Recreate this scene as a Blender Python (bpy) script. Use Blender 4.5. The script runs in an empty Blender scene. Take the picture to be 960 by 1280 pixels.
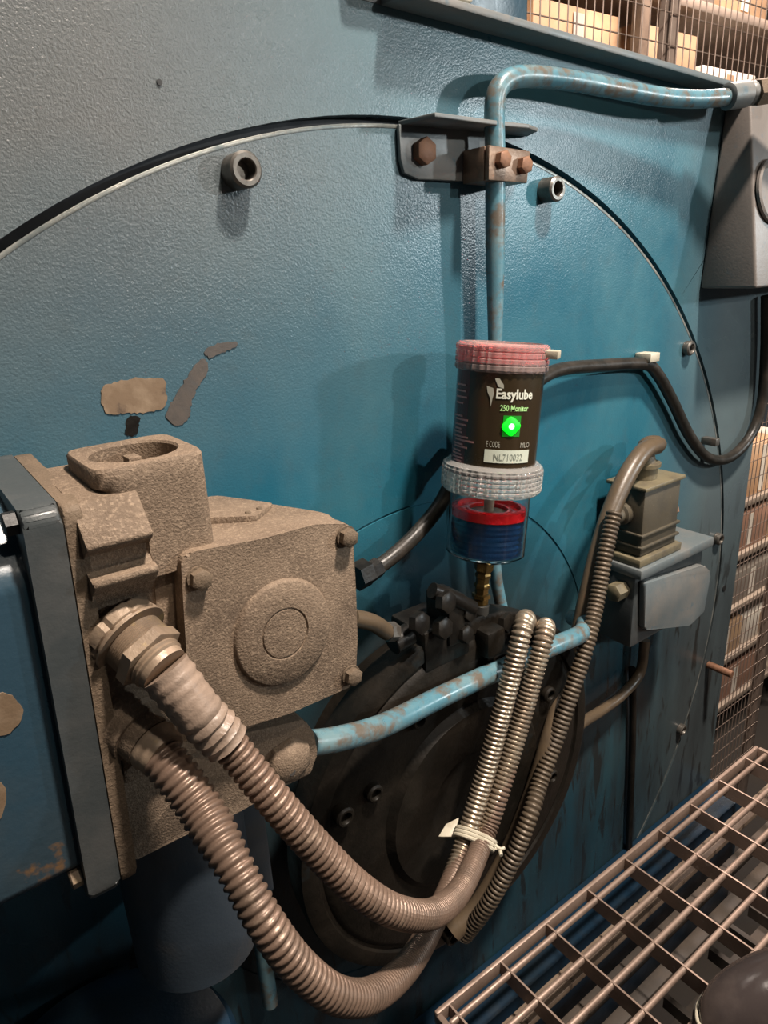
import bpy, bmesh, math, random
import numpy as np
from mathutils import Vector, Matrix

random.seed(7)
SC = bpy.context.scene
COL = SC.collection

# ------------------------------------------------------------------ camera
# world: X along the machine plate, Y into it, Z up; the plate lies in y = 0
F = 885.0
_dn = Vector((122, 2497, F)).normalized()
_R = Vector((1273, -376, F))
_X = (_R - _R.dot(_dn) * _dn).normalized()
_Z = -_dn
_Y = _Z.cross(_X)
CAM = Vector((0, -0.6, 0))


def W(v):
    return Vector((_X.dot(v), _Y.dot(v), _Z.dot(v)))


def at(px, py, y=0.0):
    r = W(Vector((px - 480, py - 640, F)))
    return CAM + r * ((y - CAM.y) / r.y)


def atz(px, py, z):
    r = W(Vector((px - 480, py - 640, F)))
    return CAM + r * ((z - CAM.z) / r.z)


cd = bpy.data.cameras.new('camera')
cam = bpy.data.objects.new('camera', cd)
COL.objects.link(cam)
right, up, back = W(Vector((1, 0, 0))), W(Vector((0, -1, 0))), W(Vector((0, 0, -1)))
m = Matrix((right, up, back)).transposed().to_4x4()
m.translation = CAM
cam.matrix_world = m
cd.sensor_fit = 'VERTICAL'
cd.sensor_height = 36.0
cd.lens = F / 1280 * 36.0
cd.clip_start = 0.02
cd.clip_end = 60
SC.camera = cam

# ------------------------------------------------------------------ world, lamps, exposure
wd = bpy.data.worlds.new('hall')
SC.world = wd
wd.use_nodes = True
bg = wd.node_tree.nodes['Background']
bg.inputs[0].default_value = (0.62, 0.66, 0.70, 1)
bg.inputs[1].default_value = 0.07


def lamp(name, loc, target, power, size, color, cone=None):
    l = bpy.data.lights.new(name, 'SPOT' if cone else 'AREA')
    if cone:
        l.spot_size = math.radians(cone)
        l.spot_blend = 1.0
        l.shadow_soft_size = size / 2
    else:
        l.shape = 'DISK'
        l.size = size
    l.energy = power
    l.color = color
    o = bpy.data.objects.new(name, l)
    COL.objects.link(o)
    o.location = loc
    o.rotation_euler = (Vector(target) - Vector(loc)).to_track_quat('-Z', 'Y').to_euler()
    return o


lamp('hall_spot', (1.25, -2.9, 0.85), (0.50, 0, 0.20), 165, 0.10, (1.0, 0.95, 0.88), 38)
lamp('hall_spot', (0.42, -1.55, 1.75), (0.33, -0.1, 0.0), 60, 0.10, (1.0, 0.88, 0.74), 46)
lamp('hall_spot', (3.2, -2.6, 0.55), (0.85, 0, 0.08), 230, 0.16, (0.88, 0.97, 1.0), 34)
lamp('ceiling_lamp', (0.80, -1.15, 2.3), (0.75, -0.3, -0.5), 205, 0.22, (1.0, 0.87, 0.76))
lamp('rack_lamp', (3.2, 0.9, 2.3), (2.9, 1.6, 0.7), 200, 0.6, (1.0, 0.80, 0.70))
lamp('rack_lamp', (5.6, 0.85, -0.6), (5.0, 1.6, -2.2), 45, 0.6, (1.0, 0.84, 0.68))

SC.view_settings.view_transform = 'Standard'
SC.view_settings.look = 'None'
SC.view_settings.gamma = 1
SC.view_settings.use_curve_mapping = False
SC.view_settings.exposure = -0.2


# ------------------------------------------------------------------ materials
def _nt(name):
    mt = bpy.data.materials.new(name)
    mt.use_nodes = True
    nt = mt.node_tree
    return mt, nt, nt.nodes['Principled BSDF']


def noise_mask(nt, vec, scale, lo, hi, detail=6, rough=0.6, dist=0.0):
    n = nt.nodes.new('ShaderNodeTexNoise')
    n.inputs['Scale'].default_value = scale
    n.inputs['Detail'].default_value = detail
    n.inputs['Roughness'].default_value = rough
    n.inputs['Distortion'].default_value = dist
    nt.links.new(vec, n.inputs['Vector'])
    r = nt.nodes.new('ShaderNodeMapRange')
    r.inputs[1].default_value = lo
    r.inputs[2].default_value = hi
    nt.links.new(n.outputs['Fac'], r.inputs[0])
    return r.outputs[0], n.outputs['Fac']


def mix(nt, fac, a, b):
    m_ = nt.nodes.new('ShaderNodeMix')
    m_.data_type = 'RGBA'
    for s, v in ((6, a), (7, b)):
        if isinstance(v, tuple):
            m_.inputs[s].default_value = (*v, 1)
        else:
            nt.links.new(v, m_.inputs[s])
    if isinstance(fac, (int, float)):
        m_.inputs[0].default_value = fac
    else:
        nt.links.new(fac, m_.inputs[0])
    return m_.outputs[2]


def math_(nt, op, a, b=None, clamp=False):
    n = nt.nodes.new('ShaderNodeMath')
    n.operation = op
    n.use_clamp = clamp
    for i, v in enumerate((a, b)):
        if v is None:
            continue
        if isinstance(v, (int, float)):
            n.inputs[i].default_value = v
        else:
            nt.links.new(v, n.inputs[i])
    return n.outputs[0]


def mat(name, base, second=None, third=None, rough=0.6, metal=0.0, scale=25, cover=(0.45, 0.7),
        third_scale=60, third_cover=(0.6, 0.72), bump=0.3, bump_scale=300, bump_dist=0.0006, spec=0.5):
    mt, nt, p = _nt(name)
    tc = nt.nodes.new('ShaderNodeTexCoord').outputs['Object']
    c = base
    if second:
        f, _ = noise_mask(nt, tc, scale, *cover)
        c = mix(nt, f, base, second)
    if third:
        f, _ = noise_mask(nt, tc, third_scale, *third_cover)
        c = mix(nt, f, c, third)
    if isinstance(c, tuple):
        p.inputs['Base Color'].default_value = (*c, 1)
    else:
        nt.links.new(c, p.inputs['Base Color'])
    p.inputs['Metallic'].default_value = metal
    p.inputs['Specular IOR Level'].default_value = spec
    r, nf = noise_mask(nt, tc, scale * 2, 0.3, 0.8)
    rr = nt.nodes.new('ShaderNodeMapRange')
    nt.links.new(r, rr.inputs[0])
    rr.inputs[3].default_value = max(0.05, rough - 0.12)
    rr.inputs[4].default_value = min(1.0, rough + 0.12)
    nt.links.new(rr.outputs[0], p.inputs['Roughness'])
    if bump:
        _, nf = noise_mask(nt, tc, bump_scale, 0, 1, detail=3)
        b = nt.nodes.new('ShaderNodeBump')
        b.inputs['Strength'].default_value = bump
        b.inputs['Distance'].default_value = bump_dist
        nt.links.new(nf, b.inputs['Height'])
        nt.links.new(b.outputs[0], p.inputs['Normal'])
    return mt


def plate_paint(name, teal, dust, radial=True):
    """old blue enamel: grey dust and painted haze high up, black grease round the hub, grease and shade below"""
    mt, nt, p = _nt(name)
    tc = nt.nodes.new('ShaderNodeTexCoord').outputs['Object']
    sep = nt.nodes.new('ShaderNodeSeparateXYZ')
    nt.links.new(tc, sep.inputs[0])
    x, z = sep.outputs[0], math_(nt, 'SUBTRACT', sep.outputs[2], 1.4)   # the housing's base is 1.4 m below the camera
    # vertical streaks
    mp = nt.nodes.new('ShaderNodeMapping')
    mp.inputs['Scale'].default_value = (9, 1, 1.6)
    nt.links.new(tc, mp.inputs[0])
    streak, _ = noise_mask(nt, mp.outputs[0], 2.2, 0.38, 0.72, detail=5)
    cloud, cf = noise_mask(nt, tc, 3.2, 0.35, 0.7, detail=5, dist=0.4)
    fine, _ = noise_mask(nt, tc, 45, 0.5, 0.8, detail=4)
    c = mix(nt, math_(nt, 'MULTIPLY', math_(nt, 'MULTIPLY', cloud, math_(nt, 'ADD', 0.35, math_(nt, 'MULTIPLY', x, 0.5), True)), 0.9), teal, (0.06, 0.19, 0.225))  # cloudy highlights painted in as lighter teal, stronger to the right
    # dust film with haze and reflection painted in: strongest high up on the left
    h = nt.nodes.new('ShaderNodeMapRange')
    h.inputs[1].default_value = -0.24
    h.inputs[2].default_value = 0.08
    nt.links.new(math_(nt, 'ADD', math_(nt, 'MULTIPLY', cf, 0.16), math_(nt, 'SUBTRACT', z, 0.08)), h.inputs[0])
    lx = nt.nodes.new('ShaderNodeMapRange')
    lx.inputs[1].default_value = 0.66
    lx.inputs[2].default_value = 0.20
    lx.inputs[3].default_value = 0.16
    nt.links.new(x, lx.inputs[0])
    fd = math_(nt, 'MULTIPLY', h.outputs[0], lx.outputs[0])
    rx = nt.nodes.new('ShaderNodeMapRange')
    rx.inputs[1].default_value = 0.92
    rx.inputs[2].default_value = 1.12
    rx.inputs[4].default_value = 0.75
    nt.links.new(x, rx.inputs[0])
    fd = math_(nt, 'MAXIMUM', fd, rx.outputs[0])
    c = mix(nt, math_(nt, 'MULTIPLY', fd, 0.85), c, dust)
    c = mix(nt, math_(nt, 'MULTIPLY', fine, 0.18), c, (0.07, 0.075, 0.07))
    # grease round the hub centre; below, grease and shade both painted into the colour
    dx = math_(nt, 'SUBTRACT', x, 0.50)
    dz = math_(nt, 'SUBTRACT', z, -0.62)
    d = math_(nt, 'SQRT', math_(nt, 'ADD', math_(nt, 'MULTIPLY', dx, dx), math_(nt, 'MULTIPLY', dz, dz)))
    g = nt.nodes.new('ShaderNodeMapRange')
    g.inputs[1].default_value = 0.42
    g.inputs[2].default_value = 0.26
    nt.links.new(math_(nt, 'ADD', d, math_(nt, 'MULTIPLY', cf, 0.12)), g.inputs[0])
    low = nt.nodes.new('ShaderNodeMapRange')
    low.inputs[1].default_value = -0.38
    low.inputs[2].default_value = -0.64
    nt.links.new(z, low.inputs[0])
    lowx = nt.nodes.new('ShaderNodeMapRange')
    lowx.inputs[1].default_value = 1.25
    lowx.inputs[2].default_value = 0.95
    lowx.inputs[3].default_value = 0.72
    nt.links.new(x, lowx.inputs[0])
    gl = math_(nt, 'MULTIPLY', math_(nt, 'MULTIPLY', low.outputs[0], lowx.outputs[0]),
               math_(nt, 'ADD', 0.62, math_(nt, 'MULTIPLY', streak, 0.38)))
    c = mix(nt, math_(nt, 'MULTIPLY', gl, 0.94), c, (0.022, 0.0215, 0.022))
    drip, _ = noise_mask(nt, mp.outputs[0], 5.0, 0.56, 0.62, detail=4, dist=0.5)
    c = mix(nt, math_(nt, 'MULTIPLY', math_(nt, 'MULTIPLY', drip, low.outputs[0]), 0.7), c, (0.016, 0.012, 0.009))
    grease = math_(nt, 'MULTIPLY', g.outputs[0], 0.93, True)
    c = mix(nt, grease, c, (0.017, 0.016, 0.014))
    nt.links.new(c, p.inputs['Base Color'])
    rr = nt.nodes.new('ShaderNodeMapRange')
    nt.links.new(cloud, rr.inputs[0])
    rr.inputs[3].default_value = 0.22
    rr.inputs[4].default_value = 0.40
    nt.links.new(rr.outputs[0], p.inputs['Roughness'])
    p.inputs['Specular IOR Level'].default_value = 0.34
    # orange peel and drips
    _, b1 = noise_mask(nt, tc, 430, 0, 1, detail=2)
    _, b2 = noise_mask(nt, tc, 70, 0, 1, detail=2)
    bb = nt.nodes.new('ShaderNodeBump')
    bb.inputs['Distance'].default_value = 0.0011
    nt.links.new(math_(nt, 'ADD', 0.22, math_(nt, 'MULTIPLY', math_(nt, 'MULTIPLY', h.outputs[0], lx.outputs[0]), 0.75)), bb.inputs['Strength'])
    nt.links.new(math_(nt, 'ADD', math_(nt, 'MULTIPLY', b1, 0.75), math_(nt, 'MULTIPLY', b2, 0.35)), bb.inputs['Height'])
    nt.links.new(bb.outputs[0], p.inputs['Normal'])
    return mt


def plastic_clear(name, color, rough=0.08, trans=0.9):
    mt, nt, p = _nt(name)
    p.inputs['Base Color'].default_value = (*color, 1)
    p.inputs['Roughness'].default_value = rough
    p.inputs['Transmission Weight'].default_value = trans
    p.inputs['IOR'].default_value = 1.35
    tc = nt.nodes.new('ShaderNodeTexCoord').outputs['Object']
    _, nf = noise_mask(nt, tc, 90, 0, 1)
    b = nt.nodes.new('ShaderNodeBump')
    b.inputs['Strength'].default_value = 0.15
    b.inputs['Distance'].default_value = 0.0005
    nt.links.new(nf, b.inputs['Height'])
    nt.links.new(b.outputs[0], p.inputs['Normal'])
    return mt


def glow(name, color, strength):
    mt, nt, p = _nt(name)
    tc = nt.nodes.new('ShaderNodeTexCoord').outputs['Object']
    f, _ = noise_mask(nt, tc, 400, 0.3, 0.7)
    nt.links.new(mix(nt, f, color, tuple(v * 0.9 for v in color)), p.inputs['Emission Color'])
    p.inputs['Emission Strength'].default_value = strength
    p.inputs['Base Color'].default_value = (*color, 1)
    return mt


M = {}
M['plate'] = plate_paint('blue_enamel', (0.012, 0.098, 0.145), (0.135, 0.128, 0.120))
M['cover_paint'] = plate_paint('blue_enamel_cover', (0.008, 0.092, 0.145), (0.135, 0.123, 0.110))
M['pipe_paint'] = mat('pipe_blue_paint', (0.075, 0.185, 0.235), (0.14, 0.225, 0.245), (0.12, 0.105, 0.085), rough=0.34,
                      scale=30, third_scale=55, third_cover=(0.47, 0.62), bump=0.4, bump_scale=130)
M['grey_paint'] = mat('grey_blue_paint', (0.115, 0.135, 0.14), (0.17, 0.16, 0.145), (0.08, 0.12, 0.14), rough=0.45, scale=12)
M['box_paint'] = mat('box_blue_paint', (0.024, 0.055, 0.080), (0.042, 0.062, 0.075), (0.17, 0.10, 0.05), rough=0.35,
                     scale=9, third_scale=11, third_cover=(0.66, 0.69), bump=0.4, bump_scale=160)
M['flange_paint'] = mat('flange_paint', (0.050, 0.058, 0.060), (0.075, 0.078, 0.076), (0.03, 0.12, 0.18), rough=0.4, scale=18,
                        third_scale=16, third_cover=(0.66, 0.72))
M['cast'] = mat('dusty_cast_iron', (0.195, 0.142, 0.099), (0.120, 0.086, 0.060), (0.31, 0.232, 0.163), rough=0.7, scale=22,
                third_scale=420, third_cover=(0.50, 0.72), bump=0.9, bump_scale=650, bump_dist=0.0010, spec=0.3)
M['cast_dark'] = mat('dusty_cast_iron_dark', (0.15, 0.11, 0.075), (0.09, 0.07, 0.05), (0.22, 0.165, 0.12), rough=0.7, scale=24,
                     third_scale=420, third_cover=(0.58, 0.75), bump=0.8, bump_scale=420, bump_dist=0.001, spec=0.25)
M['gland'] = mat('dusty_brass_gland', (0.27, 0.20, 0.14), (0.17, 0.125, 0.088), (0.34, 0.245, 0.12), rough=0.5, metal=0.25, scale=40,
                 bump=0.5, bump_scale=300)
M['conduit'] = mat('dusty_conduit', (0.175, 0.118, 0.086), (0.11, 0.076, 0.055), (0.25, 0.185, 0.135), rough=0.45, metal=0.35, scale=22,
                   third_scale=90, bump=0.3, bump_scale=500)
M['conduit_bright'] = mat('worn_steel_conduit', (0.38, 0.31, 0.23), (0.22, 0.165, 0.12), (0.50, 0.43, 0.34), rough=0.35, metal=0.7, scale=30,
                          third_scale=90, bump=0.3, bump_scale=500)
M['conduit_dark'] = mat('greasy_conduit', (0.10, 0.075, 0.050), (0.05, 0.038, 0.028), rough=0.5, metal=0.3, scale=26)
M['tape'] = mat('dusty_tape_wrap', (0.25, 0.185, 0.14), (0.175, 0.13, 0.098), (0.10, 0.075, 0.055), rough=0.5, scale=35, third_scale=70,
                third_cover=(0.66, 0.74), bump=0.7, bump_scale=120, bump_dist=0.0014)
M['rust'] = mat('rusty_steel', (0.19, 0.095, 0.055), (0.29, 0.15, 0.085), (0.09, 0.06, 0.045), rough=0.65, metal=0.3, scale=60,
                bump=0.6, bump_scale=260)
M['clamp'] = mat('brown_clamp_steel', (0.22, 0.155, 0.115), (0.30, 0.20, 0.14), (0.12, 0.10, 0.08), rough=0.42, metal=0.5, scale=45,
                 bump=0.4)
M['steel'] = mat('dull_bolt_steel', (0.15, 0.14, 0.125), (0.09, 0.075, 0.06), rough=0.42, metal=0.6, scale=60)
M['socket'] = mat('socket_black', (0.012, 0.012, 0.012), (0.03, 0.025, 0.02), rough=0.5, scale=60)
M['hub'] = mat('greasy_black_iron', (0.007, 0.006, 0.0045), (0.015, 0.0115, 0.008), (0.010, 0.018, 0.022), rough=0.50, scale=16,
               third_scale=9, third_cover=(0.62, 0.72), bump=0.7, bump_scale=70, bump_dist=0.0015, spec=0.2)
M['black'] = mat('grease_black', (0.008, 0.007, 0.006), (0.016, 0.014, 0.011), rough=0.4, scale=40, bump=0.6, bump_scale=150, spec=0.22)
M['gap'] = mat('seam_grime', (0.022, 0.025, 0.030), (0.04, 0.042, 0.045), rough=0.7, scale=30)
M['edge'] = mat('worn_bright_edge', (0.30, 0.30, 0.27), (0.10, 0.12, 0.12), (0.30, 0.14, 0.07), rough=0.35, metal=0.4, scale=22,
                cover=(0.4, 0.6), third_scale=26, third_cover=(0.62, 0.68))
M['brass'] = mat('brown_brass', (0.26, 0.16, 0.05), (0.12, 0.07, 0.025), rough=0.35, metal=0.8, scale=70)
M['hose'] = mat('black_rubber_hose', (0.020, 0.018, 0.015), (0.040, 0.032, 0.025), rough=0.42, scale=30, spec=0.3)
M['hose_brown'] = mat('dusty_brown_hose', (0.095, 0.068, 0.042), (0.055, 0.04, 0.026), rough=0.4, scale=24)
M['clip'] = mat('cream_nylon', (0.50, 0.46, 0.36), (0.34, 0.30, 0.22), rough=0.5, scale=60)
M['chip'] = mat('bare_primer_patch', (0.17, 0.115, 0.07), (0.26, 0.19, 0.125), (0.09, 0.06, 0.04), rough=0.6, scale=45)
M['smear'] = mat('rust_brown_smear', (0.070, 0.062, 0.056), (0.095, 0.075, 0.060), (0.05, 0.06, 0.065), rough=0.5, scale=40)
M['dark_drum'] = mat('grimy_drum_paint', (0.030, 0.042, 0.055), (0.060, 0.055, 0.050), rough=0.5, scale=10)
M['navy'] = mat('navy_base_paint', (0.006, 0.024, 0.048), (0.010, 0.022, 0.032), rough=0.4, scale=14)
M['grating'] = mat('dusty_grating_steel', (0.34, 0.25, 0.20), (0.23, 0.165, 0.13), (0.46, 0.37, 0.31), rough=0.5, metal=0.35, scale=20,
                   third_scale=80, bump=0.5)
M['deep'] = mat('under_floor_shaded_steel', (0.035, 0.028, 0.022), (0.07, 0.052, 0.038), rough=0.7, scale=12)
M['beam'] = mat('brown_beam', (0.20, 0.15, 0.11), (0.12, 0.085, 0.06), rough=0.6, scale=15)
M['wire'] = mat('fence_wire_brown', (0.30, 0.23, 0.19), (0.38, 0.31, 0.26), rough=0.5, metal=0.3, scale=20)
M['clear'] = plastic_clear('clear_plastic', (0.93, 0.90, 0.85), 0.12, 0.80)
M['cup'] = plastic_clear('clear_cup_plastic', (0.95, 0.97, 0.98), 0.02, 1.0)
M['cap_pink'] = plastic_clear('clear_plastic_over_red', (0.95, 0.72, 0.68), 0.10, 0.80)
M['label'] = mat('label_brown_black', (0.030, 0.020, 0.010), (0.022, 0.020, 0.010), (0.060, 0.012, 0.008), rough=0.25, scale=9,
                 third_scale=12, third_cover=(0.55, 0.75), bump=0)
M['label_red'] = mat('label_dark_red', (0.085, 0.014, 0.012), (0.05, 0.014, 0.010), rough=0.25, scale=14, bump=0)
M['ink'] = mat('label_white_ink', (0.62, 0.62, 0.52), (0.55, 0.56, 0.48), rough=0.4, bump=0)
M['ink_grey'] = mat('label_grey_ink', (0.34, 0.33, 0.27), (0.30, 0.29, 0.24), rough=0.4, bump=0)
M['ink_green'] = mat('label_green_ink', (0.38, 0.68, 0.26), (0.34, 0.6, 0.24), rough=0.4, bump=0)
M['ink_pink'] = mat('label_pink_ink', (0.46, 0.20, 0.19), (0.38, 0.20, 0.17), rough=0.4, bump=0)
M['sticker'] = mat('pale_sticker', (0.52, 0.55, 0.45), (0.46, 0.50, 0.42), rough=0.45, bump=0)
M['sticker_ink'] = mat('faded_sticker_ink', (0.20, 0.22, 0.18), (0.25, 0.27, 0.22), rough=0.5, bump=0)
M['red'] = mat('red_plastic', (0.90, 0.006, 0.010), (0.8, 0.005, 0.01), rough=0.3, bump=0)
M['red_cap'] = mat('faded_red_plastic', (0.50, 0.05, 0.055), (0.38, 0.04, 0.045), rough=0.3, bump=0)
M['grease'] = mat('blue_grease', (0.003, 0.028, 0.085), (0.006, 0.045, 0.12), rough=0.12, scale=30, bump=0.9, bump_scale=80, bump_dist=0.002)
M['led'] = glow('green_lamp', (0.0, 1.0, 0.01), 2.2)
M['led_core'] = glow('green_lamp_core', (0.4, 1.0, 0.5), 2.5)
M['led_halo'] = glow('green_lamp_window_halo', (0.0, 0.16, 0.003), 0.5)
M['boot'] = mat('polished_boot_leather', (0.050, 0.040, 0.038), (0.10, 0.08, 0.072), rough=0.18, scale=10, bump=0.2)
M['sole'] = mat('boot_rubber', (0.02, 0.018, 0.016), (0.05, 0.04, 0.03), rough=0.7, scale=30)
M['concrete'] = mat('dim_concrete', (0.016, 0.013, 0.011), (0.03, 0.024, 0.018), rough=0.8, scale=2)
M['hallwall'] = mat('warm_hall_wall', (0.42, 0.33, 0.27), (0.34, 0.26, 0.22), rough=0.8, scale=1.2)


# ------------------------------------------------------------------ mesh helpers
def new():
    return bmesh.new()


def smooth(bm, on=True):
    for f in bm.faces:
        f.smooth = on


def link(name, bm, material, parent=None, auto=40):
    bmesh.ops.recalc_face_normals(bm, faces=bm.faces)
    me = bpy.data.meshes.new(name)
    if parent is not None:
        base = parent.matrix_world.translation.copy()
        p = parent
        base = Vector((0, 0, 0))
        while p is not None:
            base += Vector(p.location)
            p = p.parent
        bmesh.ops.translate(bm, vec=-base, verts=bm.verts)
    if auto:
        lim = math.radians(auto)
        for f in bm.faces:
            f.smooth = True
        for e in bm.edges:
            if len(e.link_faces) == 2 and e.calc_face_angle(0) > lim:
                e.smooth = False
    bm.to_mesh(me)
    bm.free()
    mats = material if isinstance(material, (list, tuple)) else [material]
    for x in mats:
        me.materials.append(x)
    o = bpy.data.objects.new(name, me)
    COL.objects.link(o)
    if parent is not None:
        o.parent = parent
    return o


def tag(o, label, cat, group=None, kind=None):
    o['label'] = label
    o['category'] = cat
    if group:
        o['group'] = group
    if kind:
        o['kind'] = kind
    return o


def thing(name, label, cat, loc, group=None):
    o = bpy.data.objects.new(name, None)
    o.empty_display_size = 0.03
    COL.objects.link(o)
    o.location = loc
    return tag(o, label, cat, group)


def frame(d):
    d = Vector(d).normalized()
    u = d.orthogonal().normalized()
    if abs(d.z) < 0.95:
        u = Vector((0, 0, 1)).cross(d).normalized()
    return d, u, d.cross(u)


def box(bm, x0, x1, y0, y1, z0, z1, bev=0.0, seg=2):
    vs = [bm.verts.new((x, y, z)) for x in (x0, x1) for y in (y0, y1) for z in (z0, z1)]
    idx = [(0, 1, 3, 2), (4, 6, 7, 5), (0, 4, 5, 1), (2, 3, 7, 6), (0, 2, 6, 4), (1, 5, 7, 3)]
    fs = [bm.faces.new([vs[i] for i in q]) for q in idx]
    if bev:
        es = list({e for f in fs for e in f.edges})
        bmesh.ops.bevel(bm, geom=es, offset=bev, segments=seg, profile=0.5, affect='EDGES')
    return bm


def prism(bm, pts, vec, bev=0.0, seg=2):
    """closed polygon (3-D points, planar) pushed along vec"""
    vec = Vector(vec)
    a = [bm.verts.new(Vector(p)) for p in pts]
    b = [bm.verts.new(Vector(p) + vec) for p in pts]
    n = len(pts)
    fs = [bm.faces.new(a), bm.faces.new(b[::-1])]
    for i in range(n):
        fs.append(bm.faces.new((a[i], b[i], b[(i + 1) % n], a[(i + 1) % n])))
    if bev:
        es = list({e for f in fs for e in f.edges})
        bmesh.ops.bevel(bm, geom=es, offset=bev, segments=seg, profile=0.5, affect='EDGES')
    return bm


def rounded(pts, r, n=4):
    """round the corners of a 2-D polygon"""
    out = []
    k = len(pts)
    for i in range(k):
        p0, p, p1 = Vector(pts[i - 1]), Vector(pts[i]), Vector(pts[(i + 1) % k])
        a = (p0 - p).normalized() * min(r, (p0 - p).length * 0.45)
        b = (p1 - p).normalized() * min(r, (p1 - p).length * 0.45)
        for j in range(n + 1):
            t = j / n
            out.append(tuple((p + a) * (1 - t) ** 2 + p * 2 * t * (1 - t) + (p + b) * t ** 2))
    return out


def lathe(bm, origin, axis, prof, n=32, ru=None, phase=0.0):
    """prof = [(distance along axis, radius)]; radius may be a function of the angle via ru(i_ring, angle)"""
    o = Vector(origin)
    d, u, v = frame(axis)
    rings = []
    for i, (t, r) in enumerate(prof):
        if r < 1e-6:
            rings.append([bm.verts.new(o + d * t)])
            continue
        ring = []
        for k in range(n):
            a = 2 * math.pi * k / n + phase
            rr = r * (ru(i, a) if ru else 1)
            ring.append(bm.verts.new(o + d * t + (u * math.cos(a) + v * math.sin(a)) * rr))
        rings.append(ring)
    for a, b in zip(rings, rings[1:]):
        if len(a) == 1 and len(b) == 1:
            continue
        for k in range(n):
            k2 = (k + 1) % n
            if len(a) == 1:
                bm.faces.new((a[0], b[k2], b[k]))
            elif len(b) == 1:
                bm.faces.new((a[k], a[k2], b[0]))
            else:
                bm.faces.new((a[k], a[k2], b[k2], b[k]))
    return bm


def cyl(bm, p0, p1, r, n=24, r1=None, bev=0.0):
    p0, p1 = Vector(p0), Vector(p1)
    L = (p1 - p0).length
    r1 = r if r1 is None else r1
    b = min(bev, L * 0.3, r * 0.5)
    prof = [(0, 0), (0, r - b), (b, r), (L - b, r1), (L, r1 - b), (L, 0)] if b else [(0, 0), (0, r), (L, r1), (L, 0)]
    return lathe(bm, p0, p1 - p0, prof, n)


def hexa(bm, p0, axis, r, h, phase=0.2, bev=0.001):
    d = Vector(axis).normalized()
    return lathe(bm, p0, d, [(0, 0), (0, r), (h - bev, r), (h, r - bev * 1.4), (h, 0)], 6, phase=phase)


def spline(pts, step):
    """Catmull-Rom through pts sampled at an even step"""
    P = [Vector(p) for p in pts]
    P = [P[0] * 2 - P[1]] + P + [P[-1] * 2 - P[-2]]
    dense = []
    for i in range(1, len(P) - 2):
        a, b, c, d = P[i - 1], P[i], P[i + 1], P[i + 2]
        for k in range(40):
            t = k / 40
            dense.append(0.5 * ((2 * b) + (c - a) * t + (2 * a - 5 * b + 4 * c - d) * t * t + (3 * b - a - 3 * c + d) * t ** 3))
    dense.append(P[-2])
    acc = [0]
    for a, b in zip(dense, dense[1:]):
        acc.append(acc[-1] + (b - a).length)
    n = max(2, int(acc[-1] / step))
    out, j = [], 0
    for k in range(n + 1):
        s = acc[-1] * k / n
        while j < len(acc) - 2 and acc[j + 1] < s:
            j += 1
        t = (s - acc[j]) / max(1e-9, acc[j + 1] - acc[j])
        out.append(dense[j].lerp(dense[j + 1], t))
    return out


def tube(bm, path, rad, n=16, cap=True):
    """rad: number or function of (index, length so far)"""
    P = path
    d0 = (P[1] - P[0]).normalized()
    u = d0.orthogonal().normalized()
    rings = []
    s = 0
    for i, p in enumerate(P):
        d = (P[min(i + 1, len(P) - 1)] - P[max(i - 1, 0)]).normalized()
        u = (u - d * u.dot(d)).normalized()
        v = d.cross(u)
        if i:
            s += (p - P[i - 1]).length
        r = rad(i, s) if callable(rad) else rad
        rings.append([bm.verts.new(p + (u * math.cos(2 * math.pi * k / n) + v * math.sin(2 * math.pi * k / n)) * r) for k in range(n)])
    for a, b in zip(rings, rings[1:]):
        for k in range(n):
            bm.faces.new((a[k], a[(k + 1) % n], b[(k + 1) % n], b[k]))
    if cap:
        bm.faces.new(rings[0][::-1])
        bm.faces.new(rings[-1])
    return bm


def ribbed(bm, pts, r, pitch, depth, n=20):
    path = spline(pts, pitch / 5)
    pr = (0.0, 0.75, 1.0, 0.95, 0.35)
    return tube(bm, path, lambda i, s: r - depth + depth * pr[i % 5], n)


def P(*spec):
    """pixel, pixel, depth triples -> points"""
    return [at(*s) for s in spec]


# ================================================================== THE MACHINE
C0 = Vector((0.479, 0, -0.593))
R_OPEN, R_DISC = 0.7230, 0.7155
mach = thing('machine_housing', 'large blue painted steel machine housing with a round bolted side cover', 'machine', (0, 0, -1.4))


def ring_fill(bm, x0, x1, z0, z1, c, r, y0, y1, n=160):
    """rectangular plate with a round opening, between y0 (front) and y1"""
    ang = [2 * math.pi * k / n for k in range(n)]
    for cx_, cz_ in ((x0, z0), (x1, z0), (x1, z1), (x0, z1)):
        ang.append(math.atan2(cz_ - c.z, cx_ - c.x) % (2 * math.pi))
    ang = sorted(set(ang))
    rows = []
    for a in ang:
        ca, sa = math.cos(a), math.sin(a)
        t = 1e9
        if ca > 1e-9: t = min(t, (x1 - c.x) / ca)
        if ca < -1e-9: t = min(t, (x0 - c.x) / ca)
        if sa > 1e-9: t = min(t, (z1 - c.z) / sa)
        if sa < -1e-9: t = min(t, (z0 - c.z) / sa)
        o_ = (c.x + ca * t, c.z + sa * t)
        i_ = (c.x + ca * r, c.z + sa * r)
        rows.append([bm.verts.new((i_[0], y1, i_[1])), bm.verts.new((i_[0], y0, i_[1])),
                     bm.verts.new((o_[0], y0, o_[1])), bm.verts.new((o_[0], y1, o_[1]))])
    for a, b in zip(rows, rows[1:] + rows[:1]):
        for k in range(4):
            bm.faces.new((a[k], a[(k + 1) % 4], b[(k + 1) % 4], b[k]))


TOPZ = 0.214


def tilt_top(bm, z0=0.15):
    for v in bm.verts:
        if v.co.z > z0:
            v.co.z -= 0.045 * (v.co.x - 0.55)


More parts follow.
